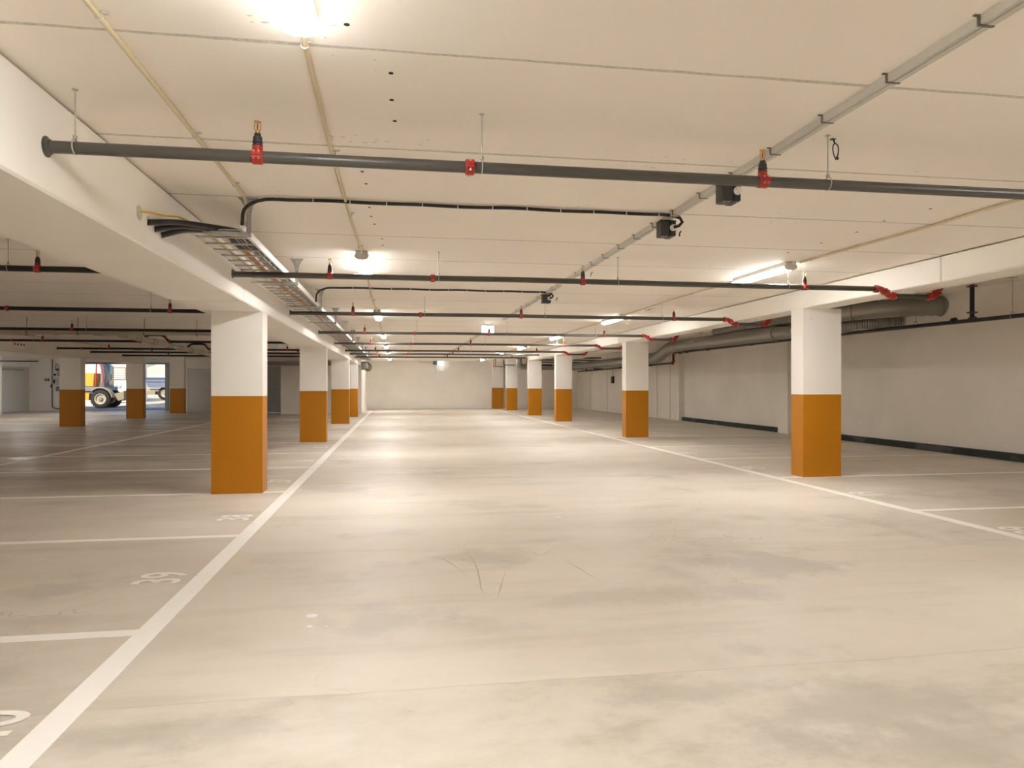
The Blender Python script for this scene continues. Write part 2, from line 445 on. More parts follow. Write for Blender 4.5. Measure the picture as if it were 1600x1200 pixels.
def number(txt, x, y, h, left=True, wide=.78):
    cu = bpy.data.curves.new('stall_number', 'FONT'); cu.body = txt; cu.align_x = 'CENTER'; cu.align_y = 'CENTER'
    cu.size = 1.; cu.extrude = .0; cu.offset = .012; cu.resolution_u = 6
    tmp = bpy.data.objects.new('tmp', cu); COL.objects.link(tmp)
    dg = bpy.context.evaluated_depsgraph_get()
    me = bpy.data.meshes.new_from_object(tmp.evaluated_get(dg))
    bpy.data.objects.remove(tmp); bpy.data.curves.remove(cu)
    xs = [v.co.x for v in me.vertices]; ys = [v.co.y for v in me.vertices]
    cx, cy_, hh = (min(xs)+max(xs))/2, (min(ys)+max(ys))/2, max(ys)-min(ys)
    k = h/hh
    for v in me.vertices:
        a, b = (v.co.x-cx)*k*wide, (v.co.y-cy_)*k
        v.co = (x-b, y+a, .003) if left else (x+b, y-a, .003)
    me.name = 'stall_number'; me.materials.append(M_num)
    o = bpy.data.objects.new('stall_number', me); COL.objects.link(o); o.parent = floor
    o['label'] = f'white stencilled {txt} on the floor by the {"left" if left else "right"} aisle line'
for k, y in enumerate([2.93, 5.05, 7.25, 9.95, 12.55, 15.2, 17.6, 20.4]):
    number(str(40-k), -1.545 if k else -1.55, y, .30)
for k, y in enumerate([5.5, 7.68, 10.35, 12.85, 15.5, 18.2, 20.9]):
    number(str(60+k), 5.47, y, .33, left=False)
# thin dark scuff marks
M_scuff = mat('scuff_mark', (.47, .42, .35), .6)
for c_ in [[(0.17, 5.46), (0.33, 5.31), (0.41, 5.05), (0.48, 4.73)], [(0.53, 5.71), (0.54, 5.36), (0.56, 5.04), (0.54, 4.69), (0.52, 4.41), (0.57, 4.28)], [(0.59, 5.35), (0.72, 5.19), (0.89, 5.07), (1.07, 5.15)], [(0.74, 4.86), (0.65, 4.48), (0.6, 4.26)], [(1.02, 5.45), (1.06, 5.23), (1.25, 5.55)], [(1.21, 5.11), (1.26, 4.86), (1.3, 4.57)], [(0.33, 5.31), (0.51, 5.2), (0.67, 5.34)], [(1.78, 5.06), (1.95, 5.13), (2.13, 5.02)]]:
    P = fillet([(x, y, .001) for x, y in c_], .3, 6); g = Geo(); a = []; b = []
    for i, q in enumerate(P):
        d = (P[min(i+1,len(P)-1)]-P[max(i-1,0)]).normalized(); nn = Vector((-d.y, d.x, 0)); w = .0055*math.sin(PI*(i+.6)/(len(P)+.2))
        a.append(q+nn*w); b.append(q-nn*w)
    n = len(P); g.add(a+b, [(i, i+1, n+i+1, n+i) for i in range(n-1)]).build('scuff_mark', M_scuff, floor)
# splashes of white paint on the floor
for (x, y, r) in ((1.556,6.783,.022),(-.468,4.096,.034),(-.457,3.913,.018),(-.369,3.899,.009)):
    o = Geo().lathe((x,y,0), (0,0,1), [(0,r),(.003,r*.8)], 12).build('paint_spot', mat('white_paint_spot', (.86,.85,.82), .4), floor); o.scale = (1,1,1)

# ------------------------------------------------------------------ sprinkler lines
ZP = 2.37; RP = .0285
def proto_head():
    # brass sprinkler above a black adapter, on a red clamp tee; origin on the pipe axis (pipe along x)
    g = Geo()
    g.lathe((0,0,.112), (0,0,1), [(0,.013),(.006,.013),(.006,.009),(.014,.009)], 12)
    for s in (-1, 1): g.tube(fillet([(s*.008,0,.122),(s*.0145,0,.132),(s*.0145,0,.156),(s*.005,0,.164)], .008, 4), .0026, 6)
    g.lathe((0,0,.160), (0,0,1), [(0,.004),(.006,.005),(.006,.018),(.0085,.018)], 14)
    h = g.build('sprinkler_head', M_brass)
    Geo().lathe((0,0,.124), (0,0,1), [(0,.0028),(.018,.0032),(.034,.0028)], 8).build('glass_bulb', M_bulb, h)
    Geo().lathe((0,0,.050), (0,0,1), [(0,.0235),(.006,.0250),(.008,.0205),(.014,.0205),(.016,.0245),(.022,.0245),(.024,.0215),(.043,.0215),(.050,.0155),(.060,.0155),(.062,.012)], 18).build('adapter', M_blackr, h)
    g = Geo()
    g.lathe((-.026,0,0), (1,0,0), [(0,.031),(.004,.035),(.048,.035),(.052,.031)], 20)
    g.lathe((0,0,.02), (0,0,1), [(0,.027),(.012,.025),(.032,.0235)], 18)
    for s in (-1, 1): g.obox((0, s*.041, .004), (.042, .022, .013)); g.obox((0, s*.041, -.011), (.042, .022, .010))
    g.build('clamp_tee', M_red, h)
    g = Geo()
    for s in (-1, 1):
        for q in (-.012, .012): g.lathe((q, s*.043, -.020), (0,0,1), [(0,.006),(.006,.006),(.006,.0035),(.034,.0035),(.034,.0055),(.040,.0055)], 6)
    g.build_each('bolt', M_zinc, h)
    return h
def proto_coupling():
    g = Geo()
    g.lathe((-.024,0,0), (1,0,0), [(0,.030),(.003,.037),(.010,.040),(.038,.040),(.045,.037),(.048,.030)], 20)
    for s in (-1, 1): g.obox((0, s*.046, .008), (.030, .026, .014)); g.obox((0, s*.046, -.008), (.030, .026, .014))
    h = g.build('coupling', M_red)
    g = Geo()
    for s in (-1, 1): g.lathe((0, s*.048, -.030), (0,0,1), [(0,.007),(.008,.007),(.008,.004),(.046,.004),(.046,.006),(.052,.006)], 6)
    g.build_each('bolt', M_zinc, h); return h
def proto_hanger(top=ZC-ZP):
    g = Geo()
    g.ring((0,0,.006), (1,0,0), .034, .0035, 22, 6)
    g.lathe((0,0,.040), (0,0,1), [(0,.006),(.004,.010),(.016,.010),(.018,.0055)], 8)
    h = g.build('pipe_hanger', M_zinc)
    Geo().lathe((0,0,.055), (0,0,1), [(0,.0036),(top-.062,.0036),(top-.060,.014),(top-.056,.014)], 8).build('threaded_rod', M_zinc, h)
    return h
P_head, P_coup, P_hang = proto_head(), proto_coupling(), proto_hanger()
protos = [P_head, P_coup, P_hang]
def put(proto, parent, p, rz=0.):
    c = copy_tree(proto, parent, Vector(p)-world_loc(parent)); c.rotation_euler = (0,0,rz); return c
def sleeve(parent, p, ax):
    Geo().lathe(p, ax, [(0,.048),(.004,.048),(.007,.036),(.02,.034)], 20).build('wall_sleeve', M_pipe, parent)

def offset_fitting(parent, x, Y):
    """red swept fittings that drop the pipe under the right beam and lift it again"""
    g = Geo(); r = .033
    p = [(x,Y,ZP),(x+.06,Y,ZP),(x+.15,Y,ZP-.075),(x+.21,Y,ZP-.075)]
    g.tube(fillet(p, .04, 4), r, 14)
    for q, d in ((0,.0),(1,.0)):
        pass
    for a in ((x-.005, ZP), (x+.205, ZP-.075)):
        g.lathe((a[0]-.022, Y, a[1]), (1,0,0), [(0,.032),(.004,.043),(.040,.043),(.044,.032)], 18)
        for s in (-1, 1): g.obox((a[0], Y+s*.050, a[1]), (.032, .028, .030))
    g.lathe((x+.085, Y, ZP-.015), (.75,0,-.66), [(0,.034),(.006,.043),(.034,.043),(.040,.034)], 18)
    for s in (-1, 1): g.obox((x+.10, Y+s*.048, ZP-.032), (.04, .028, .03))
    o = g.build('offset_fitting', M_red, parent)
    g = Geo()
    for a in ((x-.005, ZP), (x+.10, ZP-.032), (x+.205, ZP-.075)):
        for s in (-1, 1): g.lathe((a[0], Y+s*.052, a[1]-.034), (0,0,1), [(0,.007),(.008,.007),(.008,.004),(.054,.004),(.054,.006),(.060,.006)], 6)
    g.build_each('bolt', M_zinc, o)
    Geo().tube([(x+.21,Y,ZP-.075),(x+.66,Y,ZP-.08)], RP, 14).build('dropped_pipe', M_pipe, parent)
    x2 = x+.66; g = Geo()
    g.tube(fillet([(x2,Y,ZP-.08),(x2+.05,Y,ZP-.08),(x2+.17,Y,ZP+.06)], .04, 4), r, 14)
    for a in ((x2, ZP-.08), (x2+.09, ZP-.04)):
        g.lathe((a[0]-.022, Y, a[1]), (1,0,.3), [(0,.032),(.004,.043),(.040,.043),(.044,.032)], 18)
        for s in (-1, 1): g.obox((a[0], Y+s*.05, a[1]), (.032, .028, .030))
    o = g.build('offset_fitting', M_red, parent); g = Geo()
    for a in ((x2, ZP-.08), (x2+.09, ZP-.04)):
        for s in (-1, 1): g.lathe((a[0], Y+s*.052, a[1]-.036), (0,0,1), [(0,.007),(.008,.007),(.008,.004),(.054,.004),(.054,.006),(.060,.006)], 6)
    g.build_each('bolt', M_zinc, o)
    Geo().tube(fillet([(x2+.16,Y,ZP+.05),(x2+.20,Y,ZP+.1),(x2+.20,Y,2.985),(9.3,Y,2.985)], .06, 4), RP, 12).build('far_pipe', M_pipe, parent)

ROWS = [3.55, 7.28, 11.05, 15.0, 18.8, 22.6, 24.9, 27.6]
ordn = ['first','second','third','fourth','fifth','sixth','seventh','eighth']
for i, Y in enumerate(ROWS):
    k = ordn[i]
    lab = f'{k} grey sprinkler pipe from the camera crossing the drive aisle'
    s = thing('sprinkler_pipe', (XL, Y, ZP), lab, 'sprinkler pipe', 'sprinkler pipes across the drive aisle')
    x1 = 5.34 if i < 6 else 5.0
    if i == 0: Geo().tube([(XL,Y,ZP),(x1,Y,ZP)], RP, 18).build('pipe', M_pipe, s)
    else: Geo().tube([(XL,Y,ZP-.005),(.3,Y,ZP),(1.2,Y,ZP+.006),(3,Y,ZP),(x1,Y,ZP)], RP, 14).build('pipe', M_pipe, s)
    sleeve(s, (XL,Y,ZP), (1,0,0))
    for x in ((-.655, 1.93, 4.455) if i != 6 else (-.655, 1.93)): put(P_head, s, (x,Y,ZP))
    put(P_coup, s, (.36,Y,ZP))
    for x in (([-1.457] if i == 0 else []) + [.42, 2.31, 4.26]): put(P_hang, s, (x,Y,ZP))
    if i < 6: offset_fitting(s, 5.34, Y)
# left bay
Lh = {1:([-3.31],[-3.56]), 2:([-3.26,-5.9],[-3.52,-6.2]), 3:([-6.21,-3.3],[-5.95,-3.5,-8.6]), 4:([-8.44,-3.3],[-8.62,-3.6]), 5:([-8.36,-3.3],[-8.6,-3.6]), 6:([-7.9,-3.3],[-8.3,-3.6]), 7:([-8.2],[-8.6,-4.0])}
for i in range(1, 8):
    Y = ROWS[i]
    s = thing('sprinkler_pipe', (XLO, Y, ZP), f'{ordn[i-1]} dark sprinkler pipe from the camera in the dim bay beside the aisle', 'sprinkler pipe', 'sprinkler pipes in the dim bay')
    if i in (4, 5):   # hops over the beige drain pipe
        pts = fillet([(XLO,Y,ZP),(-5.58,Y,ZP),(-5.70,Y,ZP+.16),(-6.08,Y,ZP+.16),(-6.22,Y,ZP),(-9.75,Y,ZP)], .07, 5)
        g = Geo()
        for p in ((-5.56,Y,ZP),(-5.64,Y,ZP+.08),(-5.72,Y,ZP+.155),(-6.06,Y,ZP+.155),(-6.15,Y,ZP+.08),(-6.23,Y,ZP)):
            g.ring(p, (1,0,0) if p[2] != ZP+.08 else (.5,0,.8), .030, .018, 16, 8)
        Geo().tube(pts, RP, 12).build('pipe', M_pipeblk, s); g.build_each('offset_fitting', M_red, s)
    else:
        Geo().tube([(XLO,Y,ZP),(-9.75,Y,ZP)], RP, 12).build('pipe', M_pipeblk, s)
    sleeve(s, (XLO,Y,ZP), (-1,0,0)); sleeve(s, (-9.75,Y,ZP), (1,0,0))
    for x in Lh[i][0]: put(P_head, s, (x,Y,ZP))
    for x in Lh[i][1]: put(P_hang, s, (x,Y,ZP))
    put(P_coup, s, (-5.42 if i == 2 else -9.1, Y, ZP))
s = thing('dark_pipe', (-18.2, 33.5, 2.37), 'thin dark pipe passing the white post in the dim bay', 'pipe')
Geo().tube([(-18.2,33.5,2.33),(-15.2,33.5,2.33)], .022, 10).build('pipe', M_pipeblk, s)
for x in (-17.4,): put(P_hang, s, (x,33.5,2.33))
for p in protos:
    for ch in list(p.children): bpy.data.objects.remove(ch)
    bpy.data.objects.remove(p)

# ------------------------------------------------------------------ ceiling lamps
def lamp_proto():
    L = 1.27; root = thing('ceiling_lamp', (0,0,ZC), 'x', 'lamp')
    Geo().box(-.060,.060,0,L,ZC-.046,ZC).build('housing', M_greyp, root, bevel=.005)
    n = 12; poly = []
    for k in range(n+1):
        a = PI*k/n; poly.append((.069*math.cos(a), .03, ZC-.047-.045*math.sin(a)**.75))
    gd = Geo().prism(poly, (0, L-.06, 0)); q0 = [(p[0], L-.03, p[2]) for p in poly]; q1 = [(p[0]*.8, L+.02, ZC-.048-(ZC-.047-p[2])*.45) for p in poly]; m = len(poly)
    gd.add(q0+q1, [(k,k+1,m+k+1,m+k) for k in range(m-1)]+[tuple(range(m,2*m))]+[(0,m-1,2*m-1,m)])
    gd.build('diffuser', M_lamp, root, angle=60)
    g = Geo()
    for y in (0,): g.prism([(p[0]*1.02, y, p[2]-.001 if p[2] < ZC-.05 else ZC-.04) for p in poly], (0,.03,0))
    g.build_each('end_cap', M_greyp, root, angle=60)
    Geo().tube([(0,0,ZC-.03),(0,-.05,ZC-.03)], .014, 10).build('cable_gland', M_whitep, root)
    return root
lp = lamp_proto(); lroot = world_loc(lp)
LLY = [1.44, 7.33, 12.95, 18.25, 23.5, 28.3, 34.9]; RLY = [7.23, 13.12, 18.2, 23.6, 28.3, 34.9]  # last lamp of each row is added to brighten the end wall
ordw = ['first','second','third','fourth','fifth','sixth','seventh']
first = True
for (X, ys, side) in ((-.35, LLY, 'cable tray'), (4.27, RLY, 'shallow beam')):
    for y, w in zip(ys, ordw):
        o = lp if first else copy_tree(lp); first = False
        o.location = (X, y, ZC)
        tag(o, f'{w} lit white ceiling lamp from the camera in the row on the {side} side', 'lamp', f'ceiling lamps on the {side} side of the aisle')
for (X, y) in ((4.27,1.44), (-.35,-4.2), (4.27,-4.2), (-14,-4.2), (-14,1.44), (-14,7.3), (-14,13), (-14,18.3), (-14,23.5), (-14,28.9), (-14,34.2)):  # unseen lamps added to raise the light in the aisle and left bay
    o = copy_tree(lp); o.location = (X, y, ZC); tag(o, 'lit white ceiling lamp outside the photographed view', 'lamp', 'ceiling lamps outside the view')

# conduits along the lamp rows
def conduit(name, label, pts, r, clips, m=M_cream, group='cream conduits on the ceiling'):
    c = thing(name, pts[0], label, 'conduit', group)
    Geo().tube(pts, r, 10).build('tube', m, c)
    for p in clips:
        g = Geo(); g.ring(p, (0,1,0), r+.001, .004, 14, 6); g.box(p[0]+r, p[0]+r+.022, p[1]-.008, p[1]+.008, ZC-.008, ZC)
        g.build('pipe_clip', M_greyp, c)
    return c
zt = ZC-.016
conduit('conduit', 'cream conduit on the ceiling running to the cable tray hanger', fillet([(-1.07,-2,zt),(-1.07,5.30,zt),(-1.07,5.38,zt-.06),(-1.09,5.38,2.47)], .08, 6), .011,
        [(-1.07,y,zt) for y in (1.5,2.80,4.05,5.0)])
seg = [2.73] + [v for y in LLY[1:] for v in (y-.05, y+1.29)] + [39.3]
for j in range(0, len(seg)-1, 2):
    a, b = seg[j], seg[j+1]
    conduit('conduit', f'{ordw[j//2]} stretch of cream conduit from the camera along the lamps on the cable tray side',
            [(-.36+.012*math.sin(y), y, zt) for y in [a+(b-a)*q/6 for q in range(7)]], .011, [(-.36,a+(b-a)*q,zt) for q in (.04,.33,.66,.95)])
seg = [2.78] + [v for y in RLY for v in (y-.05, y+1.29)] + [39.3]
for j in range(0, len(seg)-1, 2):
    a, b = seg[j], seg[j+1]
    xs = (lambda y: 4.44-.10*max(0,(y-5.6)/1.7) if y > 5.6 else 4.44) if j == 0 else (lambda y: 4.28+.03*math.sin(y))
    ys = [a+(b-a)*q/10 for q in range(11)]
    conduit('conduit', f'{ordw[j//2]} stretch of cream conduit from the camera along the lamps by the shallow beam',
            [(xs(y), y, zt) for y in ys], .011, [(xs(a+(b-a)*q),a+(b-a)*q,zt) for q in (.05,.3,.55,.8,.96)])
if True:
    g = thing('ceiling_sensor', (4.32,12.0,ZC), 'small white sensor box on the ceiling by a cream conduit', 'sensor')
    Geo().lathe((4.36,12.05,ZC-.045), (0,0,1), [(0,.035),(.006,.05),(.03,.055),(.045,.055)], 20).build('sensor_body', M_whitep, g)
    Geo().box(4.40,4.46,11.9,12.02,ZC-.035,ZC).build('connection_box', M_whitep, g, bevel=.004)

# ------------------------------------------------------------------ flat busbar rail with connector boxes
XRL = 2.14
def rail(name, label, y0, y1, clips):
    r = thing(name, (XRL, y0, ZC), label, 'rail')
    g = Geo(); g.prism([(XRL-.028,y0,ZC),(XRL-.028,y0,ZC-.036),(XRL-.014,y0,ZC-.036),(XRL-.013,y0,ZC-.031),(XRL-.002,y0,ZC-.031),(XRL-.001,y0,ZC-.037),(XRL+.028,y0,ZC-.037),(XRL+.028,y0,ZC)], (0,y1-y0,0))
    g.build('channel', M_rail, r, smooth=False)
    for y in clips:
        g = Geo(); g.prism([(XRL+.031,y-.006,ZC-.036),(XRL+.031,y-.006,ZC-.040),(XRL-.034,y-.006,ZC-.040),(XRL-.034,y-.006,ZC-.004),(XRL-.052,y-.006,ZC-.004),(XRL-.052,y-.006,ZC),(XRL-.031,y-.006,ZC),(XRL-.031,y-.006,ZC-.036)], (0,.012,0))
        g.build('rail_clip', mat('dark_clip_steel', (.20,.18,.15), .5, .6), r)
cl = [1.8, 2.312, 2.81, 3.29, 3.79, 4.27, 4.76, 5.255, 5.70, 6.165, 6.63, 7.14, 7.6, 8.3, 9.0]
rail('busbar_rail', 'pale steel rail along the ceiling carrying three black connector boxes', -2.0, 9.02, cl)
rail('busbar_rail', 'short pale rail under the ceiling leading from the third connector to the exit sign', 9.25, 14.3, [9.6,10.6,11.6,12.6,13.6])
rail('busbar_rail', 'thin pale rail on the ceiling beyond the exit sign', 15.6, 33.0, [16.5,18.5,20.5,22.5])
def connector(Y, label, cable=True):
    b = thing('connector_box', (XRL, Y, ZC), label, 'connector box', 'black connector boxes on the rail')
    Geo().box(XRL-.062, XRL+.010, Y-.005, Y+.11, ZC-.165, ZC-.045).build('box_body', M_box, b, bevel=.006)
    Geo().box(XRL+.012, XRL+.062, Y-.005, Y+.13, ZC-.165, ZC-.042).build('box_cover', M_black, b, bevel=.006)
    Geo().box(XRL-.068, XRL+.068, Y+.0, Y+.10, ZC-.050, ZC-.038).build('rail_clamp', M_black, b, bevel=.003)
    Geo().lathe((XRL+.036, Y-.004, ZC-.10), (0,-1,0), [(0,.027),(.012,.027),(.014,.020),(.030,.016)], 16).build('cable_gland', M_whitep, b)
    g = Geo()
    for q in (-.045, -.01, .045): g.lathe((XRL+q, Y+.02, ZC-.165), (0,0,-1), [(0,.006),(.003,.006)], 8)
    g.build_each('screw', M_zinc, b)
connector(4.33, 'black connector box on the rail behind the first sprinkler pipe')
connector(5.42, 'black connector box on the rail where the first black ceiling cable ends')
connector(10.10, 'black connector box on the rail where the second black ceiling cable ends')
# dangling clips on the ceiling
for (x, y, w) in ((2.47,5.96,'beside the connector box of the first cable'), (2.31,8.27,'above the second sprinkler pipe'), (2.45,10.76,'beside the connector box of the second cable')):
    tag(Geo().tube([(x,y,ZC),(x-.015,y,ZC-.02),(x-.03,y-.04,ZC-.052)], .006, 8).build('cable_clip', M_black), f'small black clip hanging from the ceiling {w}', 'clip', 'black clips on the ceiling')
g = Geo(); g.tube([(2.39+.022*math.sin(a)*(1+.2*math.cos(a)), 3.6+.008*math.sin(a), ZC-.065+.04*math.cos(a)) for a in [2*PI*q/20 for q in range(21)]], .0035, 6)
g.tube([(2.385,3.6,ZC-.025),(2.375,3.6,ZC)], .004, 6); g.box(2.36,2.385,3.59,3.61,ZC-.004,ZC); g.obox((2.397,3.6,ZC-.106),(.016,.012,.014))
tag(g.build('cable_tie', M_black), 'black cable tie loop hanging from the ceiling beside a pipe hanger rod', 'cable tie')
# black cables
def ceiling_cable(Y, x0, label, gx, gy):
    c = thing('power_cable', (x0, Y, ZC), label, 'cable', 'black cables clipped across the ceiling')
    pts = [(-1.085, Y-.02, 2.42), (-1.08, Y-.02, 2.50)]
    for q in range(7):
        a = PI/2*q/6; pts.append((-1.08+.20*(1-math.cos(a)), Y-.02+.02*math.sin(a), 2.50+.118*math.sin(a)))
    n = 26; ties = []
    for q in range(1, n+1):
        x = -.88 + (2.06+.88)*q/n
        pts.append((x, Y+.006*math.sin(x*5.), ZC-.020+.0025*math.sin(x*9)))
    for q in range(12): 
        x = -.86+q*.262
        if x < 2.06: ties.append(x)
    pts += [(2.14,Y-.005,ZC-.028),(2.19,Y-.02,ZC-.045),(2.215,Y-.01,ZC-.075),(2.20,Y+.02,ZC-.098),(2.178,gy-.03,ZC-.10)]
    Geo().tube(pts, .0125, 10).build('cable', M_black, c)
    for x in ties:
        Geo().ring((x, Y+.006*math.sin(x*5.), ZC-.020), (1,0,0), .0125, .0035, 14, 6).build('cable_tie', M_whitep, c)
ceiling_cable(5.33, -.9, 'first black cable from the camera clipped across the ceiling to a connector box', 2.176, 5.42)
ceiling_cable(10.02, -.9, 'second black cable from the camera clipped across the ceiling to a connector box', 2.176, 10.10)

# ------------------------------------------------------------------ cable tray
TX0, TX1, TZ = -1.50, -1.10, 2.395
tr = thing('cable_tray', (-1.3, 5.25, TZ), 'long galvanised ladder cable tray hung beside the deep white beam', 'cable tray')
for x, sgn in ((TX0, 1), (TX1, -1)):
    g = Geo(); xa, xb = sorted((x, x+.003*sgn)); g.box(xa, xb, 5.28, 32.0, TZ, TZ+.06)
    xa, xb = sorted((x, x+.016*sgn)); g.box(xa, xb, 5.28, 32.0, TZ+.057, TZ+.060); g.box(xa, xb, 5.28, 32.0, TZ, TZ+.003)
    g.build('side_rail', M_railw, tr, smooth=False)
yr = [5.42+.262*q for q in range(99)]
rg0 = Geo().box(TX0, TX1, 5.42-.014, 5.42+.014, TZ+.004, TZ+.016).build('rung', M_zinc, tr, bevel=.003)
for y in yr[1:]:
    o = rg0.copy(); COL.objects.link(o); o.parent = tr; o.location = (0, y-5.42, 0)
g = Geo()
for q in range(1, 4):
    x = TX0+.4*q/4; g.tube([(x,5.43,TZ+.018),(x,32,TZ+.018)], .003, 5)
g.build_each('tray_wire', M_zinc, tr)
def hanger(Y):
    g = Geo(); xh = -1.062
    g.box(xh-.07, xh+.07, Y-.03, Y+.03, ZC-.005, ZC)
    g.prism([(xh-.062,Y-.002,ZC-.005),(xh+.062,Y-.002,ZC-.005),(xh+.03,Y-.002,ZC-.06),(xh+.017,Y-.002,ZC-.12),(xh-.017,Y-.002,ZC-.12),(xh-.03,Y-.002,ZC-.06)], (0,.004,0))
    g.box(xh-.016, xh+.016, Y, Y+.003, 2.36, ZC-.02); g.box(xh-.016, xh-.013, Y, Y+.022, 2.36, ZC-.02); g.box(xh+.013, xh+.016, Y, Y+.022, 2.36, ZC-.02)
    h = g.build('hanger_bracket', M_zinc, tr, smooth=False)
    g = Geo(); g.prism([(TX0-.03,Y-.02,TZ-.004),(xh+.016,Y-.02,TZ-.004),(xh+.016,Y-.02,TZ-.034),(TX0-.03,Y-.02,TZ-.018)], (0,.04,0))
    g.build('support_arm', M_zinc, h, smooth=False)
    g = Geo()
    for z in (ZC-.035, ZC-.060, ZC-.085, ZC-.11): g.lathe((xh, Y-.0025, z), (0,1,0), [(0,.0042),(.001,.0042)], 8)
    g.build_each('slot', mat('bracket_slot', (.75,.72,.66), .5), h)
for Y in (5.42, 7.94, 10.35, 12.85, 15.35, 17.85, 20.35, 22.85, 25.35, 27.85, 30.35): hanger(Y)
jb = Geo().box(-1.25, -1.12, 7.40, 7.72, TZ-.008, TZ+.03).build('junction_box', M_greyp, tr, bevel=.01); jb['label'] = 'beige junction box fixed in the tray'
def tray_cable(label, x, r, m, y0=5.5, y1=31.8, grp='cables lying in the tray', z=TZ+.03, amp=.012, pre=None, ph=0.):
    pts = (pre or []) + [(x+amp*math.sin(y*1.3+ph)+amp*.6*math.sin(y*3.1+ph*2), y, z+.006*math.sin(y*2.+ph)) for y in [y0+(y1-y0)*q/70 for q in range(71)]]
    tag(Geo().tube(pts, r, 8).build('tray_cable', m), label, 'cable', grp)
tray_cable('thick orange cable lying along the middle of the cable tray', -1.31, .020, M_copper, y0=6.0, z=TZ+.045, ph=.3)
tray_cable('dark grey cable in the cable tray between the orange cable and aisle side', -1.215, .021, M_cabg, y0=6.2, z=TZ+.045, ph=1.)
tray_cable('thin black cable in the cable tray along its aisle side rail', -1.145, .010, M_black, y0=6.2, ph=2., z=TZ+.034)
for x, q in ((-1.455,.5),(-1.425,1.7),(-1.385,2.4)):
    tray_cable('thin white cable lying on the beam side of the cable tray', x, .007, M_cabw, y0=5.6, ph=q, grp='white cables in the tray', z=TZ+.03, amp=.008)
tray_cable('yellow cable coming out of a hole in the beam into the cable tray', -1.41, .0065, M_yellow, y0=6.0, y1=12, ph=3., z=TZ+.036, amp=.006,
           pre=[Vector(p) for p in fillet([(XL,4.735,2.360),(-1.55,4.86,2.385),(-1.52,5.03,2.405),(-1.492,5.30,2.462),(-1.46,5.45,2.452),(-1.42,5.75,2.436),(-1.41,5.9,2.432)], .12, 5)])
for (ya, za, w, x2) in ((4.88,2.325,'topmost of the three entering the tray from the beam',-1.17), (5.02,2.312,'middle one of the three entering the tray from the beam',-1.23), (5.16,2.300,'lowest of the three entering the tray from the beam',-1.29)):
    pts = fillet([(XL,ya,za),(-1.46,5.17+(ya-5.02)*.6,2.372+(za-2.312)*.6),(x2,5.62,TZ+.048),(x2,6.35,TZ+.04)], .12, 6)
    tag(Geo().tube(pts, .0195, 12).build('cable_duct', M_black), f'black flexible tube, {w}', 'tube', 'black tubes entering the cable tray')
tag(Geo().lathe((XL-.004,4.735,2.352), (1,0,0), [(0,.048),(.008,.046)], 20).build('hole_plug', M_greyp), 'grey round hole seal in the deep beam around the yellow cable', 'hole seal')
tag(Geo().lathe((XL-.004,4.90,2.345), (1,0,0), [(0,.030),(.008,.028)], 18).build('hole_plug', M_greyp), 'small grey hole seal in the deep beam above the black tubes', 'hole seal')
e = thing('cable_coil', (-1.42, 32.6, 2.1), 'coil of grey cables hanging under the end of the cable tray', 'cable coil')
g = Geo()
for q in range(5): g.ring((-1.38+.02*q, 32.4+.05*q, 2.18-.012*q), (.4,.8,.3), .16+.012*q, .016, 20, 6)
g.build_each('loops', M_cabg, e); Geo().box(-1.58,-1.35,32.5,32.56,1.98,2.36).build('bracket', M_zinc, e)

# ------------------------------------------------------------------ ducts and pipes over the right strip
def ribbed(pts, r, step, amp, n=20):
    P = resample(pts, step); g = Geo(); pp, rr = [], []
    for i, p in enumerate(P):
        pp.append(p); rr.append(r + (amp if i % 2 else -amp*.4))
    return g.tube(pp, rr, n)
dA = thing('ventilation_duct', (8.5, 20, 2.5), 'long spiral ventilation duct above the parking spaces with a bend before the wall', 'duct')
ribbed([(8.5,15.0,2.47),(8.5,20.7,2.50)], .165, .06, .009).build('spiral_duct', M_duct, dA)
elb = fillet([(8.5,20.7,2.50),(8.5,21.35,2.50),(8.5,22.45,2.20),(8.5,23.1,2.20)], .5, 8)
ribbed(elb, .172, .10, .014).build('elbow', M_duct, dA)
ribbed([(8.5,23.1,2.20),(8.5,34.0,2.20)], .165, .06, .009).build('spiral_duct', M_duct, dA)
g = Geo()
for y in (17.0, 19.2, 20.65): g.ring((8.5,y,2.485), (0,1,0), .172, .006, 24, 6)
for y in (23.1, 26.5, 30.): g.ring((8.5,y,2.205), (0,1,0), .172, .006, 24, 6)
g.build_each('joint_band', M_zinc, dA)
ribbed(fillet([(8.5,15.0,2.47),(8.52,14.3,2.47),(9.1,13.8,2.47),(9.6,13.62,2.60),(10.4,13.42,2.62)], .5, 10), .13, .026, .010).build('flexible_duct', M_duct, dA)
dB = thing('ventilation_duct', (8.7, 17, 2.78), 'short upper spiral duct that turns into the wall above the flexible one', 'duct')
ribbed(fillet([(8.75,18.5,2.74),(8.75,15.0,2.74),(8.9,13.5,2.76),(9.4,12.7,2.80),(10.4,12.3,2.82)], .9, 10), .178, .07, .008).build('spiral_duct', M_duct, dB)
Geo().lathe((8.75,18.45,2.74), (0,1,0), [(0,.195),(.06,.195),(.06,.17),(.10,.16)], 24).build('end_collar', M_zinc, dB)
g = Geo(); g.ring((10.39,12.3,2.82), (1,0,0), .19, .012, 24, 6); g.build('wall_collar', M_zinc, dB)
g = Geo(); g.ring((9.1,13.1,2.78), (.6,-.8,0), .19, .006, 24, 6); g.ring((8.75,16.6,2.74), (0,1,0), .19, .006, 24, 6); g.build_each('joint_band', mat('dark_rubber_band', (.06,.055,.05), .6), dB)
dC = thing('ventilation_duct', (7.6, 26, 2.62), 'pale wrapped duct behind the shallow beam', 'duct')
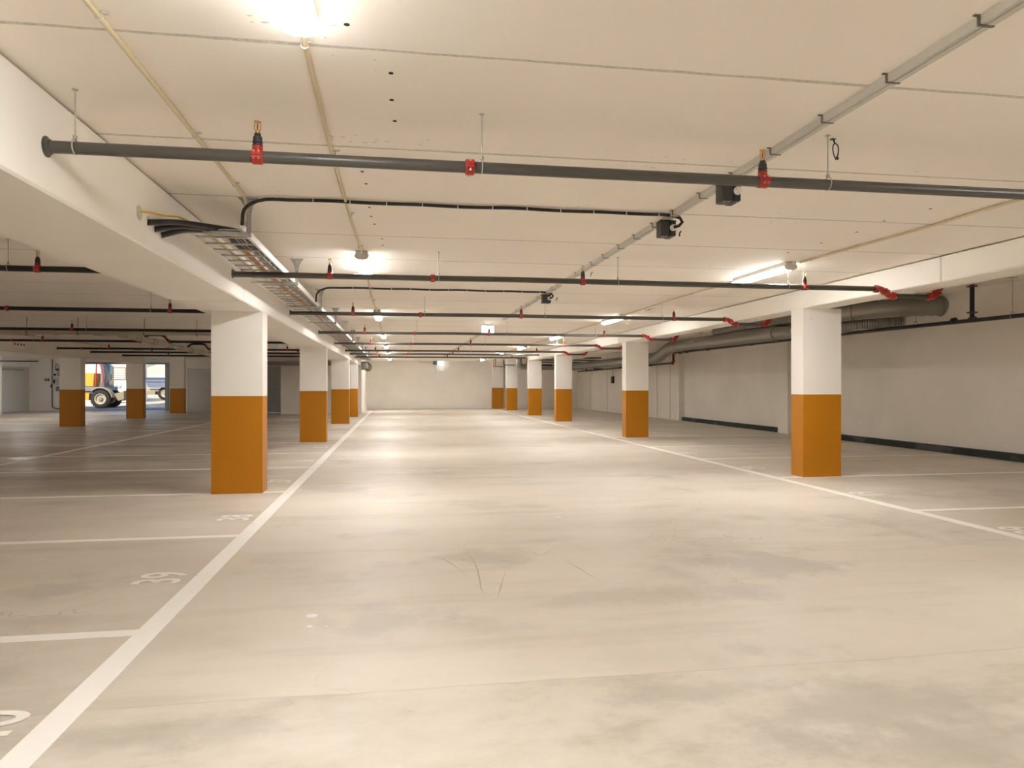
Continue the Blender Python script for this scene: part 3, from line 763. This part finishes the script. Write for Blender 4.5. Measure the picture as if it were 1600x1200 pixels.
Geo().tube(fillet([(7.6,22.6,2.66),(7.6,31.5,2.60),(7.9,32.3,2.45)], .4, 6), .20, 20).build('wrapped_duct', M_wrap, dC)
g = Geo()
for y in (24.2,26.0,28.0,30.0): g.ring((7.6,y,2.645), (0,1,0), .204, .006, 24, 6)
g.build_each('strap', M_zinc, dC)
dD = thing('ventilation_duct', (6.2, 35, 2.3), 'grey duct dropping from the ceiling beside the slim pillar near the end wall', 'duct')
ribbed(fillet([(6.0,35.0,2.64),(6.0,35.0,2.22),(6.6,35.0,2.20),(8.3,34.75,2.22)], .42, 8), .15, .07, .008).build('spiral_duct', M_duct, dD)

wp = thing('water_pipe', (9.9, 17, 2.46), 'black fire main along the side wall with a riser and red flanges', 'pipe')
Geo().tube([(9.93,-4,2.40),(9.93,9.9,2.41),(9.9,13,2.435),(9.9,17,2.45),(9.9,24.2,2.46)], .036, 14).build('pipe', M_pipeblk, wp)
Geo().tube([(9.93,11.03,2.44),(9.93,11.03,3.04)], .036, 14).build('riser', M_pipeblk, wp)
g = Geo()
for z in (2.545, 3.0): g.lathe((9.93,11.03,z), (0,0,1), [(0,.045),(.004,.085),(.020,.085),(.026,.045)], 18)
g.lathe((9.94,10.97,2.436), (0,1,0), [(0,.045),(.006,.052),(.11,.052),(.116,.045)], 16)
fl = g.build_each('flange', mat('dark_red_fitting', (.10,.012,.010), .35), wp)
g = Geo()
for (y, z) in ((11.42,2.445),(18.85,2.465),(21.7,2.465),(24.0,2.46),(23.4,2.46)): g.lathe((9.91,y-.04,z), (0,1,0), [(0,.042),(.006,.060),(.07,.060),(.076,.042)], 16)
g.build_each('coupling', M_pipeblk, wp)
for (y, z) in ((-1.,2.40),(5.,2.41),(10.2,2.425),(12.4,2.465),(18.9,2.47),(22.3,2.465)):
    g = Geo(); g.ring((9.93,y,z), (0,1,0), .046, .005, 18, 6); g.tube([(9.93,y,z+.05),(9.93,y,3.05)], .006, 6); g.obox((9.93,y,z+.055),(.03,.02,.03)); g.box(9.85,10.01,y-.02,y+.02,3.04,3.05)
    g.build('pipe_hanger', M_zinc, wp)
g = Geo().tube(fillet([(9.9,24.2,2.46),(9.9,24.6,2.46),(9.9,24.6,2.10),(9.9,25.0,2.10)], .08, 5), .038, 12); g.build('drop_bend', M_pipeblk, wp)
g = Geo()
for p, a in (((9.9,24.6,2.42),(0,0,-1)),((9.9,24.6,2.20),(0,0,-1)),((9.9,24.66,2.10),(0,1,0))): g.lathe(p, a, [(0,.042),(.006,.058),(.07,.058),(.076,.042)], 16)
g.build_each('elbow_coupling', M_red, wp)
Geo().tube([(9.9,25.0,2.10),(9.9,38.4,2.06)], .036, 12).build('far_pipe', M_pipeblk, wp)
g = Geo()
for y in (26.9, 30.8, 34.3, 36.6): g.lathe((9.9,y-.04,2.09), (0,1,0), [(0,.038),(.006,.056),(.07,.056),(.076,.038)], 14)
for y in (35.8, 36.6, 37.4): g.tube([(9.9,y,2.07),(9.9,y,2.36)], .024, 10)
g.build_each('branch_tee', M_pipeblk, wp)
for z, x1, w in ((2.62,9.8,'highest'), (2.51,9.8,'middle'), (2.405,9.4,'lowest')):
    p = thing('water_pipe', (6.6,33.5,z), f'{w} of three black pipes crossing above the last parking spaces by the ducts', 'pipe', 'black pipes above the last parking spaces')
    pts = [(6.3,33.5,z),(x1,33.5,z)] if w != 'lowest' else fillet([(6.3,33.5,z),(x1,33.5,z),(x1,33.5,2.09),(9.9,33.5,2.09)], .06, 5)
    Geo().tube(pts, .03, 12).build('pipe', M_pipeblk, p)
    for x in (7.0, 8.6):
        g = Geo(); g.tube([(x,33.5,z+.03),(x,33.5,3.05)], .006, 6); g.ring((x,33.5,z), (1,0,0), .034, .005, 14, 6); g.build('pipe_hanger', M_zinc, p)
# pipes near the fifth pillar
p = thing('water_pipe', (4.9,36,2.3), 'grey twin pipe dropping from the ceiling in front of the pilaster', 'pipe')
Geo().tube(fillet([(4.86,36,2.64),(4.86,36,2.27),(5.45,36,2.25)], .06, 5), .022, 10).tube([(4.96,36,2.64),(4.96,36,2.32)], .022, 10).build('pipe', M_pipe, p)
Geo().lathe((4.84,36,2.27),(1,0,-.1),[(0,.03),(.03,.034),(.10,.034),(.13,.03)],12).build('elbow_coupling', M_red, p)
p = thing('water_pipe', (5.38,36.2,2.3), 'thin grey pipe bending across the top of the slim pillar near the end wall', 'pipe')
Geo().tube(fillet([(5.38,36.1,2.64),(5.38,36.1,2.34),(6.0,36.1,2.34)], .07, 5), .022, 10).build('pipe', M_pipe, p)
p = thing('valve_pipe', (6.35,34.3,2.35), 'dark pipe drop with a red valve in front of the grey ceiling duct', 'pipe')
Geo().tube(fillet([(6.28,34.2,2.64),(6.28,34.2,2.30),(7.5,34.2,2.28)], .06, 5), .035, 12).build('pipe', M_pipeblk, p)
Geo().lathe((6.28,34.2,2.31),(0,0,1),[(0,.05),(.02,.065),(.12,.065),(.14,.05)],14).lathe((6.30,34.2,2.33),(1,0,0),[(0,.05),(.14,.05),(.15,.07),(.17,.07)],14).build('valve', M_red, p)
bx = thing('wall_box', (10.17,32.77,1.56), 'black box hanging on a cable at the side wall', 'box')
Geo().box(10.10,10.2,32.66,32.92,1.39,1.72).build('box_body', M_black, bx, bevel=.012)
Geo().tube([(10.15,32.79,1.72),(10.15,32.79,2.12)], .007, 6).build('cable', M_black, bx)

# ------------------------------------------------------------------ beige drain pipes of the left bay
dr = thing('drain_pipe', (-7, 15.45, 2.33), 'beige drain pipe hung across the dim bay behind a sprinkler pipe', 'drain pipe')
Geo().tube([(-9.75,15.45,2.325),(XLO,15.45,2.345)], .036, 14).build('pipe', M_drain, dr)
g = Geo()
for x in (-8.4,-6.7,-5.95,-5.5): g.lathe((x-.05,15.45,2.33),(1,0,0),[(0,.042),(.012,.048),(.1,.048),(.112,.042)],14)
g.build_each('socket', M_drain, dr)
for x in (-7.22,-6.29,-5.05,-4.04):
    g = Geo(); g.ring((x,15.45,2.33),(1,0,0),.042,.006,16,6); g.tube([(x,15.45,2.37),(x,15.45,ZC)],.005,6); g.build('pipe_hanger', M_pipeblk, dr)
dr2 = thing('drain_pipe', (-5.85, 20, 2.3), 'thick jointed beige drain pipe running back through the dim bay', 'drain pipe')
Geo().tube(fillet([(-5.9,15.52,2.345),(-5.75,15.9,2.375),(-5.83,18,2.355),(-5.9,24.2,2.27),(-5.95,33.0,2.12)], .2, 4), .064, 16).build('pipe', M_drain, dr2)
g = Geo(); g2 = Geo()
for y in (16.3,17.2,18.4,19.7,20.6,21.6,22.8,24.5,27.):
    z = 2.375-.0135*(y-15.9); x = -5.76-.018*(y-15.9)
    g.lathe((x,y-.10,z),(0,1,-.013),[(0,.066),(.015,.074),(.18,.074),(.2,.066)],16); g2.ring((x,y+.09,z),(0,1,0),.073,.007,18,6)
g.build_each('socket', M_drain, dr2); g2.build_each('joint_band', M_pipeblk, dr2)
dv = thing('ventilation_duct', (-4.6,33.1,2.265), 'straight galvanised duct above the grey gate in the dim bay', 'duct')
ribbed([(-7.6,33.05,2.265),(XLO,33.05,2.275)], .088, .06, .004, 16).build('spiral_duct', M_duct, dv)
g = Geo()
for x in (-5.9,-4.3,-3.7):
    g = Geo(); g.ring((x,33.05,2.27),(1,0,0),.09,.010,18,6); g.tube([(x,33.05,2.35),(x,33.05,ZC)],.006,6); g.build('duct_hanger', M_zinc, dv)

# ------------------------------------------------------------------ signs
def exit_sign(x, y, z, w, h, label, boxy=False):
    s = thing('exit_sign', (x,y,z+h), label, 'exit sign')
    Geo().box(x-w/2, x+w/2, y-.008, y+.008, z, z+h-.015).build('lit_panel', M_sign, s, bevel=.002)
    Geo().box(x-w/2-.012, x+w/2+.012, y-.025, y+.025, z+h-.015, z+h+.02).build('sign_housing', M_whitep, s, bevel=.004)
    g = Geo(); f = y-.010
    g.box(x+w*.16, x+w*.34, f, f+.003, z+h*.18, z+h*.72)                                       # door
    g.lathe((x-w*.05, f, z+h*.72),(0,1,0),[(0,h*.06),(.003,h*.06)],12)                           # head
    g.prism([(x-w*.09,f,z+h*.62),(x+.0,f,z+h*.62),(x-w*.02,f,z+h*.42),(x-w*.10,f,z+h*.42)],(0,.003,0))
    g.prism([(x-w*.10,f,z+h*.43),(x-w*.03,f,z+h*.43),(x+w*.06,f,z+h*.2),(x+w*.02,f,z+h*.2)],(0,.003,0))
    g.prism([(x-w*.10,f,z+h*.43),(x-w*.05,f,z+h*.43),(x-w*.16,f,z+h*.2),(x-w*.20,f,z+h*.22)],(0,.003,0))
    g.prism([(x-w*.36,f,z+h*.47),(x-w*.28,f,z+h*.6),(x-w*.28,f,z+h*.34)],(0,.003,0)); g.box(x-w*.29,x-w*.22,f,f+.003,z+h*.43,z+h*.51)
    g.build('pictogram', M_signg, s)
    return s
es = exit_sign(1.93, 15.22, 2.385, .265, .19, 'lit white exit sign hanging under the ceiling behind the fourth sprinkler pipe')
g = Geo()
for q in (-.08,.08): g.tube([(1.93+q,15.22,2.59),(1.93+q,15.22,ZC)], .005, 6)
g.build_each('mounting_rod', M_zinc, es)
es2 = exit_sign(2.36, 39.36, 2.42, .30, .20, 'small lit exit sign high on the end wall')
Geo().box(2.3, 2.42, 39.38, 39.6, 2.60, 2.63).build('wall_bracket', M_whitep, es2)
u = thing('wall_unit', (2.1,39.5,2.7), 'dark grey unit mounted on the end wall behind the small exit sign', 'wall unit')
Geo().box(1.98,2.40,39.42,39.6,2.44,2.63).build('unit_body', mat('dark_grey_unit', (.11,.11,.11), .5), u, bevel=.015)
Geo().tube(fillet([(2.12,39.55,2.44),(2.12,39.55,2.02)],.02),.010,8).lathe((2.12,39.55,1.98),(0,0,1),[(0,.03),(.04,.03)],10).build('hanging_cable', M_greyp, u)
Geo().tube(fillet([(1.98,39.56,2.54),(1.2,39.56,2.56),(1.2,39.56,2.64)],.05),.012,8).build('supply_cable', M_greyp, u)

# ------------------------------------------------------------------ things around the exit opening
pst = Geo().box(-17.62,-17.42,34.9,35.1,0,2.62).build('white_post', M_pillar, bevel=.01)
tag(pst, 'slim white post standing before the grey sliding door in the dim bay', 'post')
gd = thing('door_3', (-18.18,37.6,0), 'grey panelled sliding door in the dim bay', 'door', kind='structure')
Geo().box(-18.2,-18.12,36.3,39.0,.02,2.2).build('door_leaf', mat('warm_grey_door', (.62,.59,.55), .5), gd, smooth=False)
Geo().tube([(-18.1,36.2,2.05),(-18.1,38.4,2.05)], .035, 10).build('door_track', M_zinc, gd)
W = 39.195
def plate(name, label, cat, x0, x1, z0, z1, d, m):
    o = thing(name, ((x0+x1)/2, W, (z0+z1)/2), label, cat); Geo().box(x0,x1,W-d,W,z0,z1).build('cabinet_body', m, o, bevel=.006); return o
o = plate('control_box', 'upper grey control box on the exit wall', 'box', -17.10, -16.84, 1.76, 1.90, .10, M_greyp); Geo().box(-17.04,-16.94,W-.104,W-.1,1.79,1.87).build('display', M_black, o)
o = plate('control_cabinet', 'grey control cabinet below the control box on the exit wall', 'cabinet', -17.08, -16.84, 1.30, 1.68, .12, M_greyp); Geo().box(-17.05,-16.97,W-.125,W-.12,1.40,1.58).build('button_panel', M_black, o)
o = plate('wall_panel', 'blue grey panel below the control cabinet on the exit wall', 'panel', -16.97, -16.72, 1.00, 1.24, .05, mat('blue_grey_panel', (.22,.26,.32), .5))
o = plate('wall_sign', 'small dark blue sign on the exit wall beside the control cabinet', 'sign', -17.50, -17.28, 1.52, 1.64, .012, mat('dark_blue_sign', (.03,.035,.06), .4))
Geo().box(-17.46,-17.32,W-.014,W-.012,1.59,1.605).box(-17.46,-17.34,W-.014,W-.012,1.555,1.57).build('sign_lettering', M_whitep, o)
o = thing('pull_handle', (-17.17,W,1.27), 'small dark key switch hanging beside the control cabinet', 'switch'); Geo().obox((-17.17,W-.04,1.27),(.05,.05,.16),Matrix.Rotation(.35,3,'Y')).build('switch_body', M_black, o)
o = thing('wall_pipe', (-17.1,W,.6), 'grey pipe down the exit wall with a bend at the floor', 'pipe')
Geo().tube(fillet([(-17.12,W-.06,2.6),(-17.12,W-.06,.16),(-16.7,W-.06,.10)],.14,6), .022, 10).build('pipe', M_pipe, o)
o = thing('wall_cable', (-16.9,W,2.1), 'grey cables and conduit above the control box', 'cable')
Geo().tube(fillet([(-16.90,W-.03,1.90),(-16.90,W-.03,2.06),(-16.97,W-.05,2.10),(-16.97,W-.03,2.36)],.05),.014,8).tube(fillet([(-16.82,W-.03,1.75),(-16.82,W-.03,2.30),(-16.95,W-.04,2.40)],.08),.012,8).build('cable', M_pipe, o)
g = Geo(); g.obox((-16.9,W-.05,2.09),(.14,.07,.09)); g.build('cable_junction', M_pipe, o)
# ------------------------------------------------------------------ outside
M_asph = mat('grey_asphalt', (.16,.165,.175), .85); t = NT(M_asph); c = t.coord()
t.link(t.ramp(t.noise(c,1.2,6,.7),[(.35,(.10,.105,.115)),(.6,(.24,.245,.25))]), t.b.inputs['Base Color'])
M_sand = mat('pale_sand', (.60,.52,.40), .9); t = NT(M_sand); c = t.coord()
t.link(t.ramp(t.noise(c,.4,6,.65),[(.35,(.50,.42,.31)),(.65,(.70,.63,.50))]), t.b.inputs['Base Color'])
def hz(x, y):
    a = max(0, min(1, (y-41.5)/7)); return a*a*(3-2*a)*max(0, .05+.11*(x+17)) * .55 if x > -17.4 else 0
def ground(name, x0, x1, y0, y1, n, m, fz, label):
    g = Geo(); v = []; f = []
    for j in range(n+1):
        for i in range(n+1):
            x = x0+(x1-x0)*i/n; y = y0+(y1-y0)*j/n; v.append((x,y,fz(x,y)))
    for j in range(n):
        for i in range(n): a = j*(n+1)+i; f.append((a,a+1,a+n+2,a+n+1))
    g.add(v,f); tag(g.build(name, m), label, 'ground', kind='structure')
ground('ground_asphalt', -34, 8, 39.45, 49, 40, M_asph, lambda x,y: -.02+hz(x,y), 'grey asphalt outside the vehicle exit')
ground('ground_sand', -70, 40, 49, 110, 40, M_sand, lambda x,y: -.02+hz(x,49)+ (.02*(y-49) + .35*math.sin(x*.21)*min(1,(y-49)/10)), 'pale sandy ground of the building site outside')

M_exor = mat('orange_machine_paint', (.85,.42,.05), .45); M_dk = mat('dark_machine_steel', (.10,.095,.09), .5); M_tyre = mat('grey_rubber', (.035,.030,.024), .85)
M_rim = mat('tan_rim_paint', (.55,.48,.34), .6); M_hub = mat('grey_hub', (.30,.28,.25), .6); M_mud = mat('muddy_steel', (.42,.34,.22), .8)
def tyre(parent, name, c, R, w):
    g = Geo(); prof = [(-w*.25,R*.50),(-w*.47,R*.56),(-w/2,R*.62),(-w/2,R*.86),(-w*.42,R*.95),(-w*.3,R*.985),(w*.3,R*.985),(w*.42,R*.95),(w/2,R*.86),(w/2,R*.62)]
    g.lathe(Vector(c), (0,1,0), prof, 36)
    for k in range(24):
        a = 2*PI*k/24; d = Vector((math.cos(a),0,math.sin(a))); rot = Matrix.Rotation(-a,3,'Y')
        g.obox(Vector(c)+d*R*.965, (R*.10, w*.96, R*.13), rot)
    o = g.build(name, M_tyre, parent)
    Geo().lathe(Vector(c), (0,1,0), [(-w*.30,R*.30),(-w*.28,R*.42),(-w*.44,R*.47),(-w*.49,R*.58),(-w*.40,R*.60),(w*.3,R*.5)], 28).build('wheel_rim', M_rim, o)
    Geo().lathe(Vector(c), (0,1,0), [(-w*.52,R*.10),(-w*.50,R*.20),(-w*.36,R*.24),(-w*.2,R*.24)], 20).build('wheel_hub', M_hub, o)
ex = thing('wheeled_excavator', (-16.5,44.5,0), 'orange wheeled excavator parked outside the exit opening', 'excavator')
R = .53
wx, wy = -16.55, 43.7
tyre(ex, 'wheel', (wx,wy,R), R, .42); tyre(ex, 'wheel', (wx-.15,wy+1.9,R), R, .42)
tyre(ex, 'wheel', (wx-2.7,wy,R), R, .42); tyre(ex, 'wheel', (wx-2.8,wy+1.9,R), R, .42)
g = Geo(); n = 14
outer = [(wx+.66*math.cos(PI*(.04+.72*k/n)), wy-.25, R+.66*math.sin(PI*(.04+.72*k/n))) for k in range(n+1)]; inner = [(wx+.61*math.cos(PI*(.04+.72*k/n)), wy-.25, R+.61*math.sin(PI*(.04+.72*k/n))) for k in range(n+1)][::-1]
g.prism(outer+inner, (0,.5,0)); g.build('mudguard', M_mud, ex, angle=60)
Geo().box(wx-3.4,wx-.45,wy+.1,wy+1.7,.62,.98).box(wx-.6,wx+.55,wy+.5,wy+1.3,.55,.85).build_each('chassis', M_dk, ex, bevel=.02)
o = Geo().box(wx-1.3,wx-.58,wy-.2,wy+.25,.45,.86).build('tool_box', M_exor, ex, bevel=.02)
g = Geo(); g.box(wx+.5,wx+.95,wy+.3,wy+1.5,.55,.80); g.prism([(wx+.55,wy+.2,.78),(wx+1.1,wy+.2,.98),(wx+1.12,wy+.2,.50),(wx+.8,wy+.2,.40)],(0,1.4,0)); g.build_each('blade_support', M_mud, ex, bevel=.01)
Geo().tube([(wx+1.05,wy+.9,.62),(wx+1.9,wy+.9,.66)], .05, 8).build('tow_bar', M_dk, ex)
Geo().box(wx-3.2,wx+.18,wy-.0,wy+1.9,1.00,1.22).build('turntable_deck', mat('blue_grey_deck', (.22,.24,.28), .5), ex, bevel=.02)
Geo().box(wx-2.9,wx-.42,wy+.05,wy+1.0,1.22,2.0).build('engine_cover', M_exor, ex, bevel=.04)
Geo().prism([(wx-.40,wy+.9,1.22),(wx+.02,wy+.9,1.22),(wx+.0,wy+.9,2.4),(wx-.40,wy+.9,2.8)],(0,.9,0)).build('cab', mat('dark_cab_glass', (.10,.12,.15), .15), ex, bevel=.02)
bo = Geo().tube(fillet([(wx-.15,wy+.4,1.2),(wx+.05,wy+.3,2.0),(wx-.25,wy+.2,3.2),(wx-1.6,wy+.2,3.9)],.5,6), .15, 8).build('boom', mat('grey_boom_paint', (.30,.30,.33), .5), ex)
Geo().tube([(wx-.32,wy+.0,1.25),(wx-.25,wy+.0,2.9)], .04, 8).tube([(wx+.12,wy+.05,1.25),(wx-.02,wy+.0,2.6)], .035, 8).build_each('hydraulic_ram', mat('red_hose', (.55,.06,.04), .4), bo)
g = Geo(); g.tube(fillet([(wx+.12,wy+.3,1.25),(wx+.32,wy+.25,1.7),(wx+.20,wy+.2,2.3),(wx-.1,wy+.2,2.7)],.2,5), .03, 8); g.obox((wx+.36,wy+.2,1.75),(.16,.12,.34)); g.build_each('hose', M_dk, bo)
hut = thing('site_cabin', (-19.5,52.2,0), 'white site cabin behind the excavator with a louvred window', 'cabin')
Geo().box(-23,-17.6,52,54.5,.15,2.95).build('cabin_wall', mat('white_cabin_paint', (.85,.85,.84), .5), hut, bevel=.03)
Geo().box(-23.1,-17.5,51.9,54.6,2.95,3.08).build('cabin_roof', mat('cabin_roof_sheet', (.5,.5,.5), .5), hut, bevel=.02)
g = Geo(); g.box(-19.30,-18.05,51.94,52.0,1.66,2.55); wf = g.build('window', mat('tan_window_frame', (.30,.23,.15), .5), hut, bevel=.01)
g = Geo()
for k in range(6): g.box(-19.12,-18.20,51.92,51.945,1.74+.125*k,1.82+.125*k)
g.build('blind_slats', mat('pale_slats', (.78,.74,.62), .5), wf)
Geo().box(-19.0,-18.45,51.96,52.0,1.10,1.30).build('vent_plate', mat('grey_vent', (.30,.28,.26), .5), hut)
g = Geo()
for x in (-18.86,-18.60): g.lathe((x,51.96,1.2),(0,-1,0),[(0,.05),(.02,.04)],10)
g.build_each('vent_lamp', M_whitep, hut)
Geo().box(-19.62,-19.45,51.9,52.0,1.62,1.86).build('meter_box', M_dk, hut, bevel=.01)
trl = thing('dump_trailer', (-14,47.5,.3), 'blue grey dump trailer parked outside behind the slim opening', 'trailer')
M_blue = mat('blue_grey_bed', (.20,.235,.32), .45)
g = Geo(); g.prism([(-15.35,47,1.78),(-11.2,47,1.72),(-11.2,47,1.12),(-15.15,47,1.16)],(0,2.2,0)); g.build('dump_bed', M_blue, trl, bevel=.02)
Geo().box(-15.4,-11.1,46.96,47.02,1.52,1.58).box(-15.4,-11.1,46.94,47.02,1.72,1.80).build_each('bed_rib', M_blue, trl)
Geo().box(-15.5,-11.2,47.2,49,.92,1.10).build('frame', mat('beige_frame', (.46,.42,.36), .6), trl, bevel=.01)
Geo().box(-15.4,-14.75,47.05,47.6,.72,.95).build('tool_box', M_mud, trl, bevel=.01)
tyre(trl,'wheel',(-14.22,47.3,.80),.42,.28); tyre(trl,'wheel',(-13.2,47.3,.86),.42,.28)
Geo().tube([(-15.5,48,.95),(-15.85,47,.75)], .05, 8).build('tow_bar', M_dk, trl)
def mound(x, y, rx, ry, h, label):
    g = Geo(); n, m = 28, 8; v = [(x,y,h)]; f = []
    for j in range(1, m+1):
        q = j/m
        for i in range(n):
            a = 2*PI*i/n; w = 1+.12*math.sin(a*3+x)+.07*math.sin(a*7)
            v.append((x+rx*q*w*math.cos(a), y+ry*q*w*math.sin(a), h*(1-q**1.3)+.08*math.sin(9*a+j)*(1-q)-.1*q))
    for i in range(n): f.append((0,1+i,1+(i+1)%n))
    for j in range(m-1):
        for i in range(n): a = 1+j*n+i; b = 1+j*n+(i+1)%n; f.append((a,b,b+n,a+n))
    g.add(v,f); tag(g.build('sand_mound', M_sand), label, 'mound')
mound(-16.5, 66, 11, 6, 4.2, 'heap of pale sand behind the trailer')
mound(-46, 76, 13, 7, 4.5, 'heap of pale sand behind the white cabin')

# ------------------------------------------------------------------ sky, sun, camera
w = bpy.data.worlds.new('World'); scn.world = w; w.use_nodes = True
nt = w.node_tree; sky = nt.nodes.new('ShaderNodeTexSky'); sky.sky_type = 'NISHITA'; sky.sun_disc = False
sky.sun_elevation = math.radians(38); sky.sun_rotation = math.radians(200); sky.air_density = 1.; sky.dust_density = 2.5
bg = nt.nodes['Background']; bg.inputs['Strength'].default_value = .115
nt.links.new(sky.outputs['Color'], bg.inputs['Color'])
sd = bpy.data.lights.new('sun', 'SUN'); sd.energy = 1.5; sd.angle = math.radians(.6); sd.color = (1., .94, .85)
so = bpy.data.objects.new('sun', sd); COL.objects.link(so)
so.rotation_euler = Vector((.35, .75, -.72)).to_track_quat('-Z', 'Y').to_euler()

cam = bpy.data.cameras.new('camera'); co = bpy.data.objects.new('camera', cam); COL.objects.link(co)
cam.sensor_fit = 'HORIZONTAL'; cam.sensor_width = 36; cam.lens = 36*1114.52/1600
cam.shift_y = 2.57/1600; cam.clip_start = .05; cam.clip_end = 400
co.location = (0, 0, 1.28); co.rotation_euler = (PI/2, 0, -.1601)
scn.camera = co
vs = scn.view_settings; vs.view_transform = 'Standard'; vs.look = 'None'; vs.exposure = 1.22; vs.gamma = 1.; vs.use_curve_mapping = False
scn.cycles.use_denoising = True
scn.cycles.max_bounces = 12; scn.cycles.diffuse_bounces = 8; scn.cycles.glossy_bounces = 4
scn.cycles.caustics_reflective = False; scn.cycles.caustics_refractive = False
scn.cycles.sample_clamp_indirect = 8.
